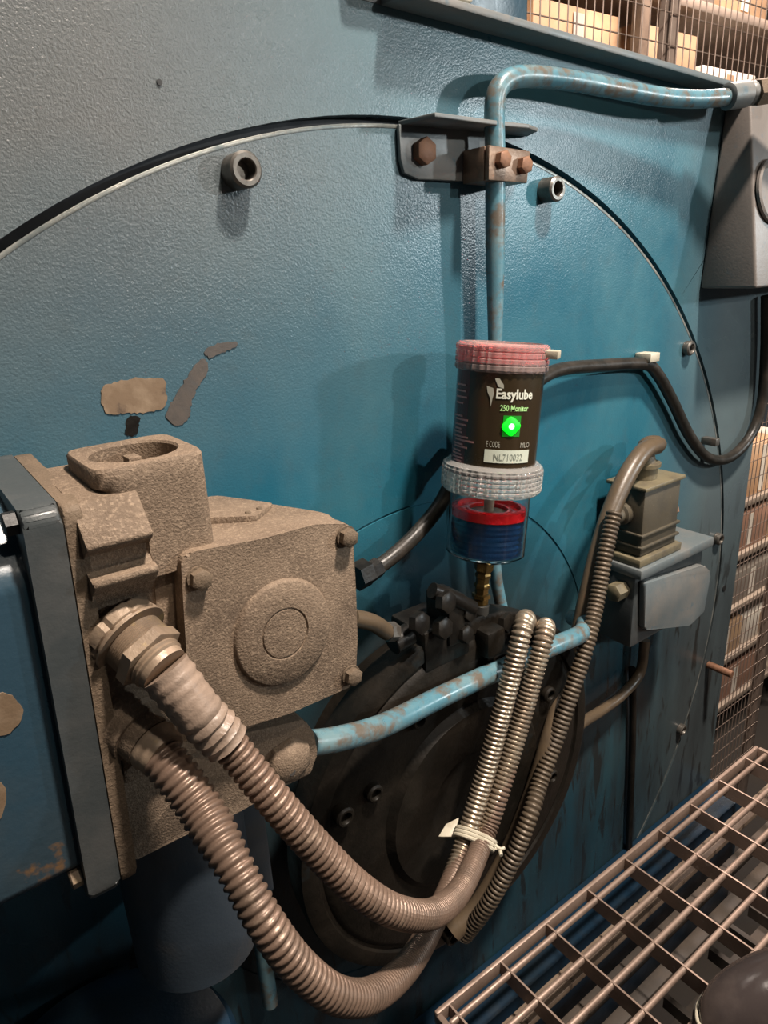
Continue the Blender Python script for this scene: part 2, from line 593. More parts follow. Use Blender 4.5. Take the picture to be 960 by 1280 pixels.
b = new()
ring_fill(b, -1.1, 1.262, -1.40, TOPZ, C0, R_OPEN, 0.0, 0.016)
for v in b.verts:
    if v.co.z > TOPZ - 1e-5:
        v.co.z -= 0.045 * (v.co.x - 0.55)
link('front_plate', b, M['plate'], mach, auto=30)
b = new()
box(b, -1.1, 1.262, 0.0165, 0.60, -1.40, TOPZ - 0.002, 0.004)
tilt_top(b)
link('housing_body', b, M['gap'], mach)
b = new()
box(b, -1.1, 1.262, 0.0, 0.60, TOPZ + 0.0005, TOPZ + 0.007)
tilt_top(b)
link('top_plate', b, M['grey_paint'], mach)
# lip along the top: a bright worn edge over a dark undercut
b = new()
box(b, 0.46, 1.07, -0.036, -0.0005, TOPZ - 0.001, TOPZ + 0.0065, 0.0018)
tilt_top(b)
lip = link('top_lip', b, M['grey_paint'], mach)
b = new()
box(b, 0.42, 0.560, -0.020, 0.05, TOPZ + 0.0135, TOPZ + 0.10, 0.006)
link('top_block', b, M['clip'], mach)
b = new()
box(b, 0.58, 0.722, 0.06, 0.30, TOPZ + 0.008, TOPZ + 0.30, 0.006)
link('upper_casing', b, M['box_paint'], mach)

# the round cover
disc = new()
lathe(disc, C0 + Vector((0, 0.0160, 0)), (0, -1, 0),
      [(0, 0), (0, R_DISC), (0.0145, R_DISC), (0.0165, R_DISC - 0.0022), (0.0165, 0.3290), (0.0145, 0.3285), (0.0145, 0.3265),
       (0.0165, 0.3260), (0.0165, 0.0)], 200)
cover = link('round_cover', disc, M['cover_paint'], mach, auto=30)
b = new()
lathe(b, C0 + Vector((0, 0, 0)), (0, -1, 0),
      [(-0.001, R_DISC + 0.0005), (0.0006, R_DISC + 0.0003), (0.0012, R_DISC - 0.0012), (0.0008, R_DISC - 0.0030), (-0.001, R_DISC - 0.0032)], 200)
er = link('worn_edge', b, M['edge'], cover)
er['label'] = 'bare metal edge with rust spots around the round cover'


def socket_bolt(parent, c, r=0.0155, h=0.022, axis=(0, -1, 0), name='socket_bolt', m_=None):
    c = Vector(c)
    ax = Vector(axis).normalized()
    b = new()
    lathe(b, c, ax, [(0, 0), (0, r * 0.98), (h - 0.002, r), (h, r - 0.002), (h, r * 0.62), (h - 0.0008, r * 0.56), (h * 0.35, r * 0.54), (h * 0.35, 0)], 24,
          phase=0.1)
    # knurled look: fine flutes
    o = link(name, b, m_ or M['steel'], parent)
    b = new()
    hexa(b, c + ax * (h * 0.2), ax, r * 0.55, h * 0.16, bev=0.0001)
    # socket floor is part of the same bolt
    o2 = link('socket', b, M['socket'], parent) if False else None
    b.free() if o2 is None else None
    return o


for t in (105, 72.5, 40, 8, -24, -57):
    a = math.radians(t)
    rr_ = 0.693 if t > 50 else 0.698
    c = C0 + Vector((math.cos(a) * rr_, -0.0008, math.sin(a) * rr_))
    if t > 60:
        socket_bolt(cover, c, 0.0145 if t > 100 else 0.0135, 0.020)
    else:
        socket_bolt(cover, c, 0.011, 0.010)
for p in ((905, 735, 0), (199, 103, 0)):
    b = new()
    c = at(p[0], p[1], 0)
    cyl(b, c + Vector((0, 0.0005, 0)), c + Vector((0, -0.0012, 0)), 0.0022 if p[0] < 300 else 0.006, 14)
    link('plugged_hole', b, M['socket'], mach)

# bare patch left by a removed name plate and brown smears
def patch(name, pix, material, y=-0.0013, parent=cover, th=0.0006, rad=0.004, label=None, jag=0.0009):
    pts = [at(px, py, y) for px, py in pix]
    pts2 = []
    base_ = rounded([(p.x, p.z) for p in pts], rad, 3)
    for i in range(len(base_)):
        p_, q_ = Vector(base_[i]), Vector(base_[(i + 1) % len(base_)])
        k_n = max(1, int((q_ - p_).length / 0.0022))
        for k in range(k_n):
            r_ = p_.lerp(q_, k / k_n)
            pts2.append((r_.x + random.uniform(-1, 1) * jag, r_.y + random.uniform(-1, 1) * jag))
    b = new()
    prism(b, [(x, y, z) for x, z in pts2], (0, th, 0))
    o = link(name, b, material, parent)
    if label:
        o['label'] = label
    return o


patch('bare_patch', [(127, 482), (168, 472), (206, 473), (209, 497), (205, 512), (178, 516), (134, 518), (125, 503)], M['chip'],
      label='bare tan patch where a plate was removed')
patch('brown_smear', [(206, 520), (222, 490), (240, 462), (252, 448), (262, 452), (258, 468), (246, 486), (238, 508), (238, 522), (222, 535)], M['smear'])
patch('rust_smear', [(254, 440), (268, 430), (296, 426), (297, 434), (276, 441), (262, 450)], M['smear'])
patch('grease_run', [(160, 520), (176, 519), (172, 545), (156, 545)], M['black'])

# base ledge and drum stand under it
b = new()
box(b, -1.0, 1.262, -0.075, -0.001, -1.40, -1.072, 0.004)
link('base_ledge', b, M['navy'], mach)

# grey tapered bracket at the right end
gb = new()
tl = at(895, 138, -0.001); bl = at(871, 357, -0.001)
z_t, z_b = 0.190, -0.060
xl_t, xl_b = 1.055, 1.035
yt, yb = -0.035, -0.085
vv = [(xl_t, -0.001, z_t), (xl_t, yt, z_t), (1.45, yt, z_t), (1.45, -0.001, z_t),
      (xl_b, -0.001, z_b), (xl_b, yb, z_b), (1.45, yb, z_b), (1.45, -0.001, z_b)]
V_ = [gb.verts.new(v) for v in vv]
for q in ((0, 1, 2, 3), (4, 7, 6, 5), (0, 4, 5, 1), (1, 5, 6, 2), (2, 6, 7, 3), (3, 7, 4, 0)):
    gb.faces.new([V_[i] for i in q])
bmesh.ops.bevel(gb, geom=gb.edges[:], offset=0.004, segments=3, profile=0.5, affect='EDGES')
M['bracket'] = mat('warm_grey_paint', (0.16, 0.143, 0.130), (0.21, 0.185, 0.165), (0.13, 0.14, 0.145), rough=0.45, scale=9)
brk = thing('end_bracket', 'grey cast end bracket with a round boss at the upper right of the blue plate', 'bracket', (1.2, 0, -0.085))
link('bracket_body', gb, M['bracket'], brk)
b = new()
cb = at(965, 240, -0.062)
lathe(b, cb, (0.0, -1, 0.18), [(0, 0.044), (0.004, 0.044), (0.006, 0.041), (0.003, 0.037), (-0.006, 0.030), (-0.009, 0.018), (-0.006, 0.012), (-0.005, 0.0)], 40)
link('round_boss', b, M['bracket'], brk)

# ================================================================== BEARING HUB
HC = Vector((0.462, 0, -0.592))
hub = thing('bearing_hub', 'round black grease-caked bearing hub below the clear lubricator', 'bearing', (0.48, -0.05, -0.60))
b = new()
lathe(b, HC + Vector((0, -0.0012, 0)), (0, -1, 0),
      [(0, 0), (0, 0.170), (0.040, 0.176), (0.058, 0.190), (0.064, 0.219), (0.090, 0.223), (0.098, 0.222), (0.100, 0.216), (0.100, 0.204), (0.097, 0.202),
       (0.097, 0.198), (0.099, 0.196), (0.102, 0.190), (0.102, 0.120), (0.110, 0.112), (0.110, 0.06), (0.106, 0.055), (0.106, 0)], 120)
link('hub_body', b, M['hub'], hub)
for (px, py) in ((425, 1015), (560, 1165)):
    c = at(px, py, -0.1025)
    socket_bolt(hub, c, 0.011, 0.012, m_=M['hub'])
for a in (150, 118, 60, 30, -20, -60, -150):
    a = math.radians(a)
    c = HC + Vector((0.155 * math.cos(a), -0.1025, 0.155 * math.sin(a)))
    socket_bolt(hub, c, 0.010, 0.010, m_=M['hub'])

# black cluster of fittings on the top of the hub
fit = thing('grease_manifold', 'black grease manifold block with bolts clustered on top of the hub', 'manifold', at(545, 800, -0.07))
b = new()
c = at(540, 788, -0.075)
box(b, c.x - 0.034, c.x + 0.030, -0.104, -0.045, c.z - 0.028, c.z + 0.020, 0.004)
link('block', b, M['black'], fit)
b = new()
c = at(553, 765, -0.085)
box(b, c.x - 0.011, c.x + 0.013, -0.108, -0.070, c.z - 0.030, c.z + 0.026, 0.003)
link('upright_block', b, M['black'], fit)
b = new()
c = at(597, 782, -0.085)
box(b, c.x - 0.026, c.x + 0.030, -0.100, -0.050, c.z - 0.030, c.z + 0.008, 0.004)
link('right_block', b, M['black'], fit)
for (px, py, yy, r_) in ((553, 752, -0.108, 0.012), (549, 784, -0.108, 0.012), (581, 764, -0.100, 0.011), (520, 778, -0.104, 0.012), (628, 778, -0.100, 0.011), (577, 792, -0.104, 0.010)):
    b = new()
    c = at(px, py, yy)
    hexa(b, c, (0.15, -0.95, 0.2), r_, 0.010)
    link('hex_bolt', b, M['black'], fit)
b = new()
tube(b, spline(P((540, 738, -0.10), (562, 746, -0.104), (590, 760, -0.104)), 0.006), 0.0085, 12)
link('link_arm', b, M['black'], fit)
b = new()
cyl(b, at(490, 805, -0.09), at(512, 792, -0.09), 0.012, 16, bev=0.001)
link('side_plug', b, M['black'], fit)

# left rod and little clevis going in behind the grey casting
rod = thing('short_rod', 'short brown rod entering the hub from behind the grey casting', 'rod', at(470, 785, -0.10))
b = new()
tube(b, spline(P((440, 772, -0.105), (465, 778, -0.100), (484, 790, -0.095)), 0.006), 0.0085, 14)
link('rod_body', b, M['hose_brown'], rod)
b = new()
hexa(b, at(484, 790, -0.095), (0.8, 0.1, -0.3), 0.010, 0.012)
link('rod_end', b, M['steel'], rod)

# braided hose behind, from the left to behind the lubricator
hs = thing('rear_hose', 'dark brown hose running up from behind the casting to behind the lubricator', 'hose', at(470, 720, -0.04))
b = new()
tube(b, spline(P((462, 716, -0.045), (490, 696, -0.045), (520, 668, -0.04), (548, 634, -0.035), (566, 600, -0.03), (585, 560, -0.02)), 0.005), 0.0085, 14)
link('hose', b, M['hose'], hs)
b = new()
hexa(b, at(444, 722, -0.05), at(474, 706, -0.045) - at(444, 722, -0.05), 0.015, 0.018)
hexa(b, at(462, 716, -0.047), at(482, 702, -0.045) - at(462, 716, -0.047), 0.011, 0.014)
link('hose_fitting', b, M['black'], hs)

# ================================================================== LUBRICATION PIPE, BRACKET, CLAMP
PY = -0.033
pipe = thing('grease_pipe', 'light blue steel pipe bent over the bracket and down behind the lubricator', 'pipe', at(620, 600, PY))
b = new()
pp = P((960, 116, -0.075), (930, 121, -0.062), (905, 122, -0.055), (870, 124, -0.047), (825, 121, -0.040), (770, 111, -0.035), (715, 101, -0.032), (672, 96, PY),
       (648, 96, PY), (631, 102, PY), (621, 116, PY), (618, 140, PY), (619, 200, PY), (619, 300, PY), (619, 420, PY), (618, 520, PY),
       (616, 620, PY), (618, 700, PY), (624, 745, PY), (634, 780, PY - .006), (650, 800, PY - .012))
tube(b, spline(pp, 0.004), lambda i, s_: 0.0103 - 0.0025 * min(1, max(0, s_ - 0.60) / 0.1), 18)
link('pipe_run', b, M['pipe_paint'], pipe)
b = new()
p0, p1 = at(908, 121, -0.056), at(948, 115, -0.070)
lathe(b, p0, p1 - p0, [(0, 0), (0, 0.0125), (0.002, 0.0155), (0.032, 0.0155), (0.034, 0.0125), (0.036, 0.0140), (0.044, 0.0140), (0.044, 0)], 24)
link('pipe_coupling', b, M['grey_paint'], pipe)
b = new()
p1, p2 = at(943, 116, -0.070), at(990, 109, -0.090)
hexa(b, p1, p2 - p1, 0.0165, 0.09)
link('pipe_nut', b, M['cast_dark'], pipe)

bk = thing('pipe_bracket', 'blue grey angle bracket with one rusty bolt fixed across the cover seam', 'bracket', (0.52, 0, 0.09))
ztop = at(497, 152, 0).z
# vertical leg on the plate
b = new()
leg = [at(495, 156, -0.002), at(497, 200, -0.002), at(502, 217, -0.002), at(520, 225, -0.002), at(590, 228, -0.002), at(612, 228, -0.002), at(612, 160, -0.002)]
prism(b, [(p.x, -0.002, p.z) for p in leg], (0, -0.005, 0), 0.0012)
link('upright_leg', b, M['grey_paint'], bk)
b = new()
fl = [(at(495, 152, 0).x, -0.0022), (at(497, 152, 0).x + 0.004, -0.050), (0.575, -0.041), (0.615, -0.041), (0.640, -0.030), (0.655, -0.0022)]
prism(b, [(x, y, ztop) for x, y in fl], (0, 0, -0.004), 0.001)
link('top_leg', b, M['grey_paint'], bk)
b = new()
hexa(b, at(527, 190, -0.007), (0, -1, 0), 0.0125, 0.010, phase=0.5)
o = link('rusty_bolt', b, M['rust'], bk)
cl = thing('pipe_clamp', 'brown steel clamp block with two rusty bolts gripping the blue pipe', 'clamp', (0.6, -0.03, 0.07))
q = [at(612, 181, -0.046), at(663, 189, -0.046), at(659, 229, -0.046), at(611, 225, -0.046)]
b = new()
prism(b, [(p.x, -0.046, p.z) for p in q], (0, 0.006, 0), 0.001)
link('front_jaw', b, M['clamp'], cl)
b = new()
prism(b, [(p.x, -0.039, p.z) for p in q], (0, 0.031, 0), 0.001)
link('rear_jaw', b, M['clamp'], cl)
for (px, py) in ((626, 200), (653, 207)):
    b = new()
    hexa(b, at(px, py, -0.0462), (0, -1, 0), 0.0085, 0.008, phase=0.3)
    link('bolt', b, M['rust'], cl)

# ================================================================== LUBRICATOR
AX0 = at(606, 692, -0.09)      # bottom of the cup
AX1 = at(629, 430, -0.09)      # top of the cap
AD = (AX1 - AX0).normalized()
AL = (AX1 - AX0).length
lub = thing('grease_lubricator', 'clear cylindrical automatic grease lubricator with dark label and glowing green lamp', 'lubricator', AX0)
k_ = AL / 260.0                # metres per photo pixel along the axis


def along(py):
    return (692 - py) * k_


R_CUP, R_COL, R_BODY, R_CAP = 0.0425, 0.0525, 0.0440, 0.0465
# clear lower cup (walls with thickness)
b = new()
lathe(b, AX0, AD, [(0.0, 0.0), (0.0, R_CUP - 0.006), (0.004, R_CUP), (along(604), R_CUP), (along(604), R_CUP - 0.0018), (0.005, R_CUP - 0.002),
                   (0.003, R_CUP - 0.006), (0.003, 0)], 56)
link('clear_cup', b, M['cup'], lub)
# blue grease filling the lower half with ridges
b = new()
gt = along(641)
prof = [(0.0045, 0), (0.0045, R_CUP - 0.008)]
n = 22
for i in range(n + 1):
    t = 0.0055 + (gt - 0.0055) * i / n
    prof.append((t, R_CUP - 0.0034 - 0.0011 * (0.5 + 0.5 * math.sin(i * 1.9))))
prof.append((gt, 0))
lathe(b, AX0, AD, prof, 48, ru=lambda i, a: 1 - 0.015 * (0.5 + 0.5 * math.sin(3 * a + i * 0.7)))
link('blue_grease', b, M['grease'], lub)
# red follower ring with centre stem
b = new()
t0, t1 = along(640), along(629)
lathe(b, AX0, AD, [(t0, R_CUP - 0.0035), (t1, R_CUP - 0.0030), (t1 + 0.001, R_CUP - 0.006), (t1 + 0.001, R_CUP - 0.009), (t0 + 0.006, R_CUP - 0.011),
                   (t0 + 0.006, R_CUP - 0.018), (t1 - 0.002, R_CUP - 0.019), (t1 - 0.002, R_CUP - 0.022), (t0, R_CUP - 0.022), (t0, R_CUP - 0.0035)], 56)
link('red_follower', b, M['red'], lub)
b = new()
lathe(b, AX0, AD, [(t0 + 0.002, 0), (t0 + 0.002, R_CUP - 0.0225), (t0 + 0.0035, R_CUP - 0.0225), (t0 + 0.0035, 0)], 40)
link('follower_web', b, M['ink_grey'], lub)
b = new()
lathe(b, AX0, AD, [(t0 + 0.004, 0), (t0 + 0.004, 0.0055), (along(606), 0.0055), (along(606), 0)], 20)
link('centre_stem', b, M['clip'], lub)


def knurl(n_t):
    return lambda i, a: 1.0 + 0.012 * (1 if math.sin(n_t * a) > 0 else -1)


# wide knurled clear collar
b = new()
c0, c1 = along(607), along(572)
prof = [(c0, R_CUP + 0.0005), (c0, R_COL - 0.003), (c0 + 0.002, R_COL - 0.001)]
for i in range(5):
    a0 = c0 + 0.003 + (c1 - c0 - 0.007) * i / 5
    a1 = c0 + 0.003 + (c1 - c0 - 0.007) * (i + 1) / 5
    prof += [(a0, R_COL - 0.0008), (a0 + 0.0012, R_COL), (a1 - 0.0012, R_COL), (a1 - 0.0001, R_COL - 0.0008)]
prof += [(c1 - 0.002, R_COL - 0.001), (c1, R_COL - 0.004), (c1 + 0.0015, R_BODY + 0.003), (c1 + 0.0015, R_BODY - 0.002), (c0, R_CUP + 0.0005)]
lathe(b, AX0, AD, prof, 168, ru=lambda i, a: (1 + 0.010 * (1 if math.sin(42 * a) > 0 else -1)) if 3 <= i <= 22 else 1)
link('knurled_collar', b, M['clear'], lub, auto=25)
# body under the label
b = new()
b0, b1 = along(583), along(452)
lathe(b, AX0, AD, [(b0, 0), (b0, R_BODY - 0.001), (b1, R_BODY - 0.001), (b1, 0)], 64)
link('battery_pack', b, M['label_red'], lub)


def wrap_pt(ang, t, r):
    """point on the lubricator: ang measured from the direction to the camera, positive to the photo's right"""
    d = AD
    tocam = (CAM - (AX0 + AX1) / 2)
    f = (tocam - d * tocam.dot(d)).normalized()
    s = d.cross(f).normalized()
    if s.dot(right) < 0:
        s = -s
    return AX0 + d * t + (f * math.cos(ang) + s * math.sin(ang)) * r


def wrap_quad(bm, a0, a1, t0, t1, r, th=0.0004, n=None):
    n = n or max(2, int(abs(a1 - a0) / 0.08))
    rows = []
    for i in range(n + 1):
        a = a0 + (a1 - a0) * i / n
        rows.append([bm.verts.new(wrap_pt(a, t0, r)), bm.verts.new(wrap_pt(a, t1, r)), bm.verts.new(wrap_pt(a, t1, r + th)), bm.verts.new(wrap_pt(a, t0, r + th))])
    for p_, q_ in zip(rows, rows[1:]):
        for k in range(4):
            bm.faces.new((p_[k], p_[(k + 1) % 4], q_[(k + 1) % 4], q_[k]))
    bm.faces.new(rows[0])
    bm.faces.new(rows[-1][::-1])


b = new()
wrap_quad(b, -0.72, 1.75, b0 + 0.002, b1 - 0.0015, R_BODY - 0.0008, 0.0006)
lab = link('label_sleeve', b, M['label'], lub)
lab['label'] = 'dark brown printed label with lamp window'
b = new()
wrap_quad(b, -2.6, -0.722, b0 + 0.002, b1 - 0.0015, R_BODY - 0.0008, 0.0006)
lr = link('label_side', b, M['label_red'], lub)
lr['label'] = 'dark red side of the label with small print'

RB = R_BODY + 0.0001


def a_of(px, py):
    """photo column -> wrap angle"""
    cx_ = 628 - (py - 430) * 0.088
    hw = 57.5
    return math.asin(max(-0.98, min(0.98, (px - cx_) / hw)))


def text_on(body, px0, px1, py0, py1, material, parent, bold=0.0, name='print'):
    cu = bpy.data.curves.new(name, 'FONT')
    cu.body = body
    cu.size = 1
    cu.offset = bold
    cu.resolution_u = 2
    tmp = bpy.data.objects.new('tmp', cu)
    COL.objects.link(tmp)
    dg = bpy.context.evaluated_depsgraph_get()
    me = bpy.data.meshes.new_from_object(tmp.evaluated_get(dg))
    bpy.data.objects.remove(tmp)
    bm = bmesh.new()
    bm.from_mesh(me)
    bpy.data.meshes.remove(me)
    bmesh.ops.triangulate(bm, faces=bm.faces)
    bmesh.ops.subdivide_edges(bm, edges=[e for e in bm.edges if e.calc_length() > 0.6], cuts=2)
    xs = [v.co.x for v in bm.verts]
    ys = [v.co.y for v in bm.verts]
    X0, X1, Y0, Y1 = min(xs), max(xs), min(ys), max(ys)
    pm = (py0 + py1) / 2
    a0, a1 = a_of(px0, pm), a_of(px1, pm)
    t0_, t1_ = along(py1), along(py0)
    for v in bm.verts:
        u = (v.co.x - X0) / (X1 - X0)
        w = (v.co.y - Y0) / (Y1 - Y0)
        v.co = wrap_pt(a0 + (a1 - a0) * u, t0_ + (t1_ - t0_) * w, RB + 0.0003)
    o = link(name, bm, material, parent, auto=0)
    return o


SAG = 3   # the ring planes bow downwards in the photo
text_on('Easylube', 620, 665, 482 - SAG, 497 - SAG, M['ink'], lab, 0.03)
text_on('250 Monitor', 625, 660, 500 - SAG, 507 - SAG, M['ink_green'], lab, 0.02)
text_on('E CODE', 608, 625, 542 - SAG, 549 - SAG, M['ink_grey'], lab, 0.0)
text_on('MLO', 651, 662, 543 - SAG, 549 - SAG, M['ink_grey'], lab, 0.0)
# leaf and drop emblem
for lf in ([(618, 471), (624, 471), (629, 478), (629, 482), (622, 480)], [(608, 480), (616, 482), (617, 488), (615, 494), (613, 503), (612, 493), (609, 487)]):
    b = new()
    vs = [b.verts.new(wrap_pt(a_of(px, py), along(py - SAG), RB + 0.0003)) for px, py in lf]
    b.faces.new(vs)
    link('leaf_emblem', b, M['ink_grey'], lab, auto=0)
b = new()
wrap_quad(b, a_of(605, 559), a_of(661, 559), along(567 - SAG), along(552 - SAG), RB, 0.0004)
st = link('sticker', b, M['sticker'], lab)
RB += 0.0004
text_on('NL710032', 617, 653, 556 - SAG, 564 - SAG, M['sticker_ink'], lab, 0.0)
RB -= 0.0004
# small print on the red side (unreadable in the photo: rows of short lines)
rows_px = [(473, 570, 582), (480, 569, 582), (487, 569, 583), (494, 569, 578), (509, 567, 577), (513, 568, 584), (519, 567, 582),
           (524, 567, 575), (528, 566, 576), (533, 566, 584), (537, 567, 592), (542, 565, 577), (545, 566, 583), (550, 564, 574), (554, 563, 575), (558, 563, 577), (562, 564, 575)]
b = new()
for (py, p0_, p1_) in rows_px:
    wrap_quad(b, a_of(p0_, py), a_of(p1_, py), along(py + 1.1 - SAG + 9), along(py - 0.9 - SAG + 9), RB, 0.0002)
pr = link('small_print', b, M['ink_pink'], lr)
# lamp
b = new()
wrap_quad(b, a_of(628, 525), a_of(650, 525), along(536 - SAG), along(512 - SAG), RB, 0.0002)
link('lamp_window_halo', b, M['led_halo'], lab)  # lamp's halo on its window, put in as a faint glow
b = new()
cL = wrap_pt(a_of(638.5, 524), along(524 - SAG), RB)
nL = (cL - (AX0 + AD * along(524 - SAG))).normalized()
lathe(b, cL, nL, [(0, 0.0085), (0.0010, 0.0085), (0.0016, 0.0075), (0.0018, 0.0)], 20, ru=lambda i, a: 1 + 0.10 * math.cos(4 * a))
led = link('green_lamp', b, M['led'], lub)
led['label'] = 'glowing green indicator lamp'
b = new()
lathe(b, cL + nL * 0.0019, nL, [(0, 0.0), (0, 0.0030), (0.0006, 0.002), (0.0007, 0)], 12)
link('lamp_core', b, M['led_core'], led)

# clear knurled top cap over a red top
b = new()
t0, t1 = along(462), along(430)
prof = [(t0, R_BODY), (t0, R_CAP - 0.001)]
for i in range(4):
    a0 = t0 + 0.001 + (t1 - t0 - 0.003) * i / 4
    a1 = t0 + 0.001 + (t1 - t0 - 0.003) * (i + 1) / 4
    prof += [(a0, R_CAP - 0.0008), (a0 + 0.001, R_CAP), (a1 - 0.001, R_CAP), (a1 - 0.0001, R_CAP - 0.0008)]
prof += [(t1, R_CAP - 0.003), (t1, R_CAP - 0.006), (t1 - 0.003, R_CAP - 0.007), (t1 - 0.003, 0)]
lathe(b, AX0, AD, prof, 144, ru=lambda i, a: (1 + 0.009 * (1 if math.sin(36 * a) > 0 else -1)) if 2 <= i <= 17 else 1)
link('knurled_cap', b, M['cap_pink'], lub, auto=25)
b = new()
lathe(b, AX0, AD, [(t0 - 0.001, 0), (t0 - 0.001, R_BODY - 0.003), (t1 - 0.005, R_BODY - 0.003), (t1 - 0.005, 0)], 40)
link('red_inner_cap', b, M['red_cap'], lub)
b = new()
ct = wrap_pt(1.20, along(440), R_CAP)
nt_ = (ct - (AX0 + AD * along(440))).normalized()
box(b, -0.005, 0.005, -0.004, 0.004, -0.002, 0.012, 0.001)
bmesh.ops.transform(b, matrix=Matrix.Translation(ct) @ nt_.to_track_quat('Z', 'Y').to_matrix().to_4x4(), verts=b.verts)
tb = link('pull_tab', b, M['clip'], lub)
tb['label'] = 'pale nylon tab at the side of the cap'
# brass neck and grey elbow
b = new()
neck0 = AX0 - AD * 0.058
lathe(b, neck0, AD, [(0, 0), (0, 0.0085), (0.006, 0.0085), (0.007, 0.0105), (0.011, 0.0105), (0.012, 0.0075), (0.018, 0.0075), (0.019, 0.009), (0.022, 0.009), (0.024, 0.0075),
                     (0.030, 0.0075), (0.031, 0.0090), (0.034, 0.0090), (0.036, 0.0075), (0.040, 0.0105), (0.0575, 0.0115), (0.0575, 0)], 6, phase=0.3)
link('brass_neck', b, M['brass'], lub, auto=30)
elb = thing('pipe_elbow', 'grey steel elbow fitting under the brass neck of the lubricator', 'pipe fitting', neck0 - Vector((0, 0, 0.05)))
b = new()
cyl(b, neck0 - AD * 0.020, neck0 - AD * 0.0005, 0.010, 18, bev=0.001)
link('socket_end', b, M['steel'], elb)
b = new()
c = neck0 - AD * 0.032
box(b, c.x - 0.014, c.x + 0.014, c.y - 0.030, c.y + 0.010, c.z - 0.022, c.z + 0.011, 0.005)
link('elbow_body', b, M['hub'], elb)

# ================================================================== GREY CASTING (SWITCH HOUSING)
cast = thing('switch_housing', 'dusty tan cast iron switch housing with round-embossed cover and square top port', 'switch housing', (0.17, -0.15, -0.30))
YF = -0.21
# main body: plan outline pushed down; rising a little to the left
plan = [(0.074, -0.196), (0.256, -0.196), (0.2555, -0.172), (0.236, -0.138), (0.207, -0.092), (0.165, -0.072), (0.074, -0.072)]
b = new()
prism(b, [(x, y, -0.160) for x, y in rounded(plan, 0.008, 3)], (0, 0, -0.150), 0.003, 3)
for v in b.verts:
    if v.co.z > -0.2 and v.co.x > 0.13:
        v.co.z -= 0.013 * (v.co.x - 0.13) / 0.12
link('body', b, M['cast'], cast)
# front cover
def xz(pix, y):
    return [(at(px, py, y).x, at(px, py, y).z) for px, py in pix]


cov = xz([(226, 700), (238, 690), (330, 673), (395, 655), (440, 655), (445, 735), (447, 800), (444, 856), (360, 893), (262, 922), (238, 890), (232, 800)], YF)
b = new()
prism(b, [(x, YF, z) for x, z in rounded(cov, 0.006, 4)], (0, 0.0128, 0), 0.0022, 3)
cv = link('front_cover', b, M['cast'], cast)
CC = at(354, 790, YF)
b = new()
lathe(b, CC + Vector((0, 0.0003, 0)), (0, -1, 0), [(0, 0.0370), (0.0030, 0.0360), (0.0038, 0.0350), (0.0038, 0.0180), (0.0026, 0.0175), (0.0026, 0.0168), (0.0036, 0.0163), (0.0036, 0)], 64)
for v in b.verts:
    dx_, dz_ = v.co.x - CC.x, v.co.z - CC.z
    v.co.z = CC.z + dz_ * 1.06
link('round_emboss', b, M['cast'], cv)
for (px, py) in ((248, 722), (432, 670), (438, 843)):
    b = new()
    c = at(px, py, YF - 0.0005)
    lathe(b, c, (0, -1, 0), [(0, 0), (0, 0.0078), (0.0015, 0.0078), (0.0015, 0)], 20)
    hexa(b, c + Vector((0, -0.0015, 0)), (0, -1, 0), 0.0070, 0.006, phase=0.3)
    link('cover_bolt', b, M['cast_dark'], cv)
# square top port with round well
PT = -0.102
px0, px1, py0, py1 = 0.093, 0.160, -0.2035, -0.134
b = new()
hx, hy = (px1 - px0) / 2, (py1 - py0) / 2
outer = []
for k in range(64):
    a = 2 * math.pi * k / 64
    r_ = 1 / (abs(math.cos(a)) ** 7 + abs(math.sin(a)) ** 7) ** (1 / 7)
    outer.append(((px0 + px1) / 2 + hx * r_ * math.cos(a), (py0 + py1) / 2 + hy * r_ * math.sin(a)))
N_ = len(outer)
pc = Vector(((px0 + px1) / 2, (py0 + py1) / 2))


def inset(x):
    return pc.x + (x - pc.x) * (0.90 if x < pc.x else 1.0)


inner = []
for (x, y) in outer:
    d = (Vector((x, y)) - pc).normalized()
    inner.append(pc + d * 0.0272)
zt_ = PT
levels = []
lev = [(outer, -0.012, 1), (outer, -0.001, 1)]
rings = [[b.verts.new((inset(x), y, -0.172)) for x, y in outer],
         [b.verts.new((inset(x), y, zt_ - 0.013)) for x, y in outer],
         [b.verts.new((x, y, zt_ - 0.0115)) for x, y in outer],
         [b.verts.new((x, y, zt_ - 0.002)) for x, y in outer],
         [b.verts.new((pc.x + (x - pc.x) * 0.965, pc.y + (y - pc.y) * 0.965, zt_)) for x, y in outer],
         [b.verts.new((p.x, p.y, zt_)) for p in inner],
         [b.verts.new((pc.x + (p.x - pc.x) * 0.96, pc.y + (p.y - pc.y) * 0.96, zt_ - 0.0015)) for p in inner],
         [b.verts.new((pc.x + (p.x - pc.x) * 0.95, pc.y + (p.y - pc.y) * 0.95, zt_ - 0.020)) for p in inner]]
for r0, r1 in zip(rings, rings[1:]):
    for k in range(N_):
        b.faces.new((r0[k], r0[(k + 1) % N_], r1[(k + 1) % N_], r1[k]))
b.faces.new(rings[-1])
port = link('top_port', b, M['cast'], cast, auto=35)
b = new()
hexa(b, (pc.x, pc.y + 0.004, zt_ - 0.0198), (0, 0, 1), 0.0085, 0.012)
box(b, pc.x - 0.004, pc.x + 0.004, pc.y - 0.002, pc.y + 0.010, zt_ - 0.009, zt_ - 0.004, 0.0006)
link('spindle_nut', b, M['cast'], port)
b = new()
cyl(b, (pc.x + 0.014, pc.y + 0.012, zt_ - 0.0198), (pc.x + 0.014, pc.y + 0.012, zt_ - 0.010), 0.003, 12)
link('stud', b, M['cast_dark'], port)
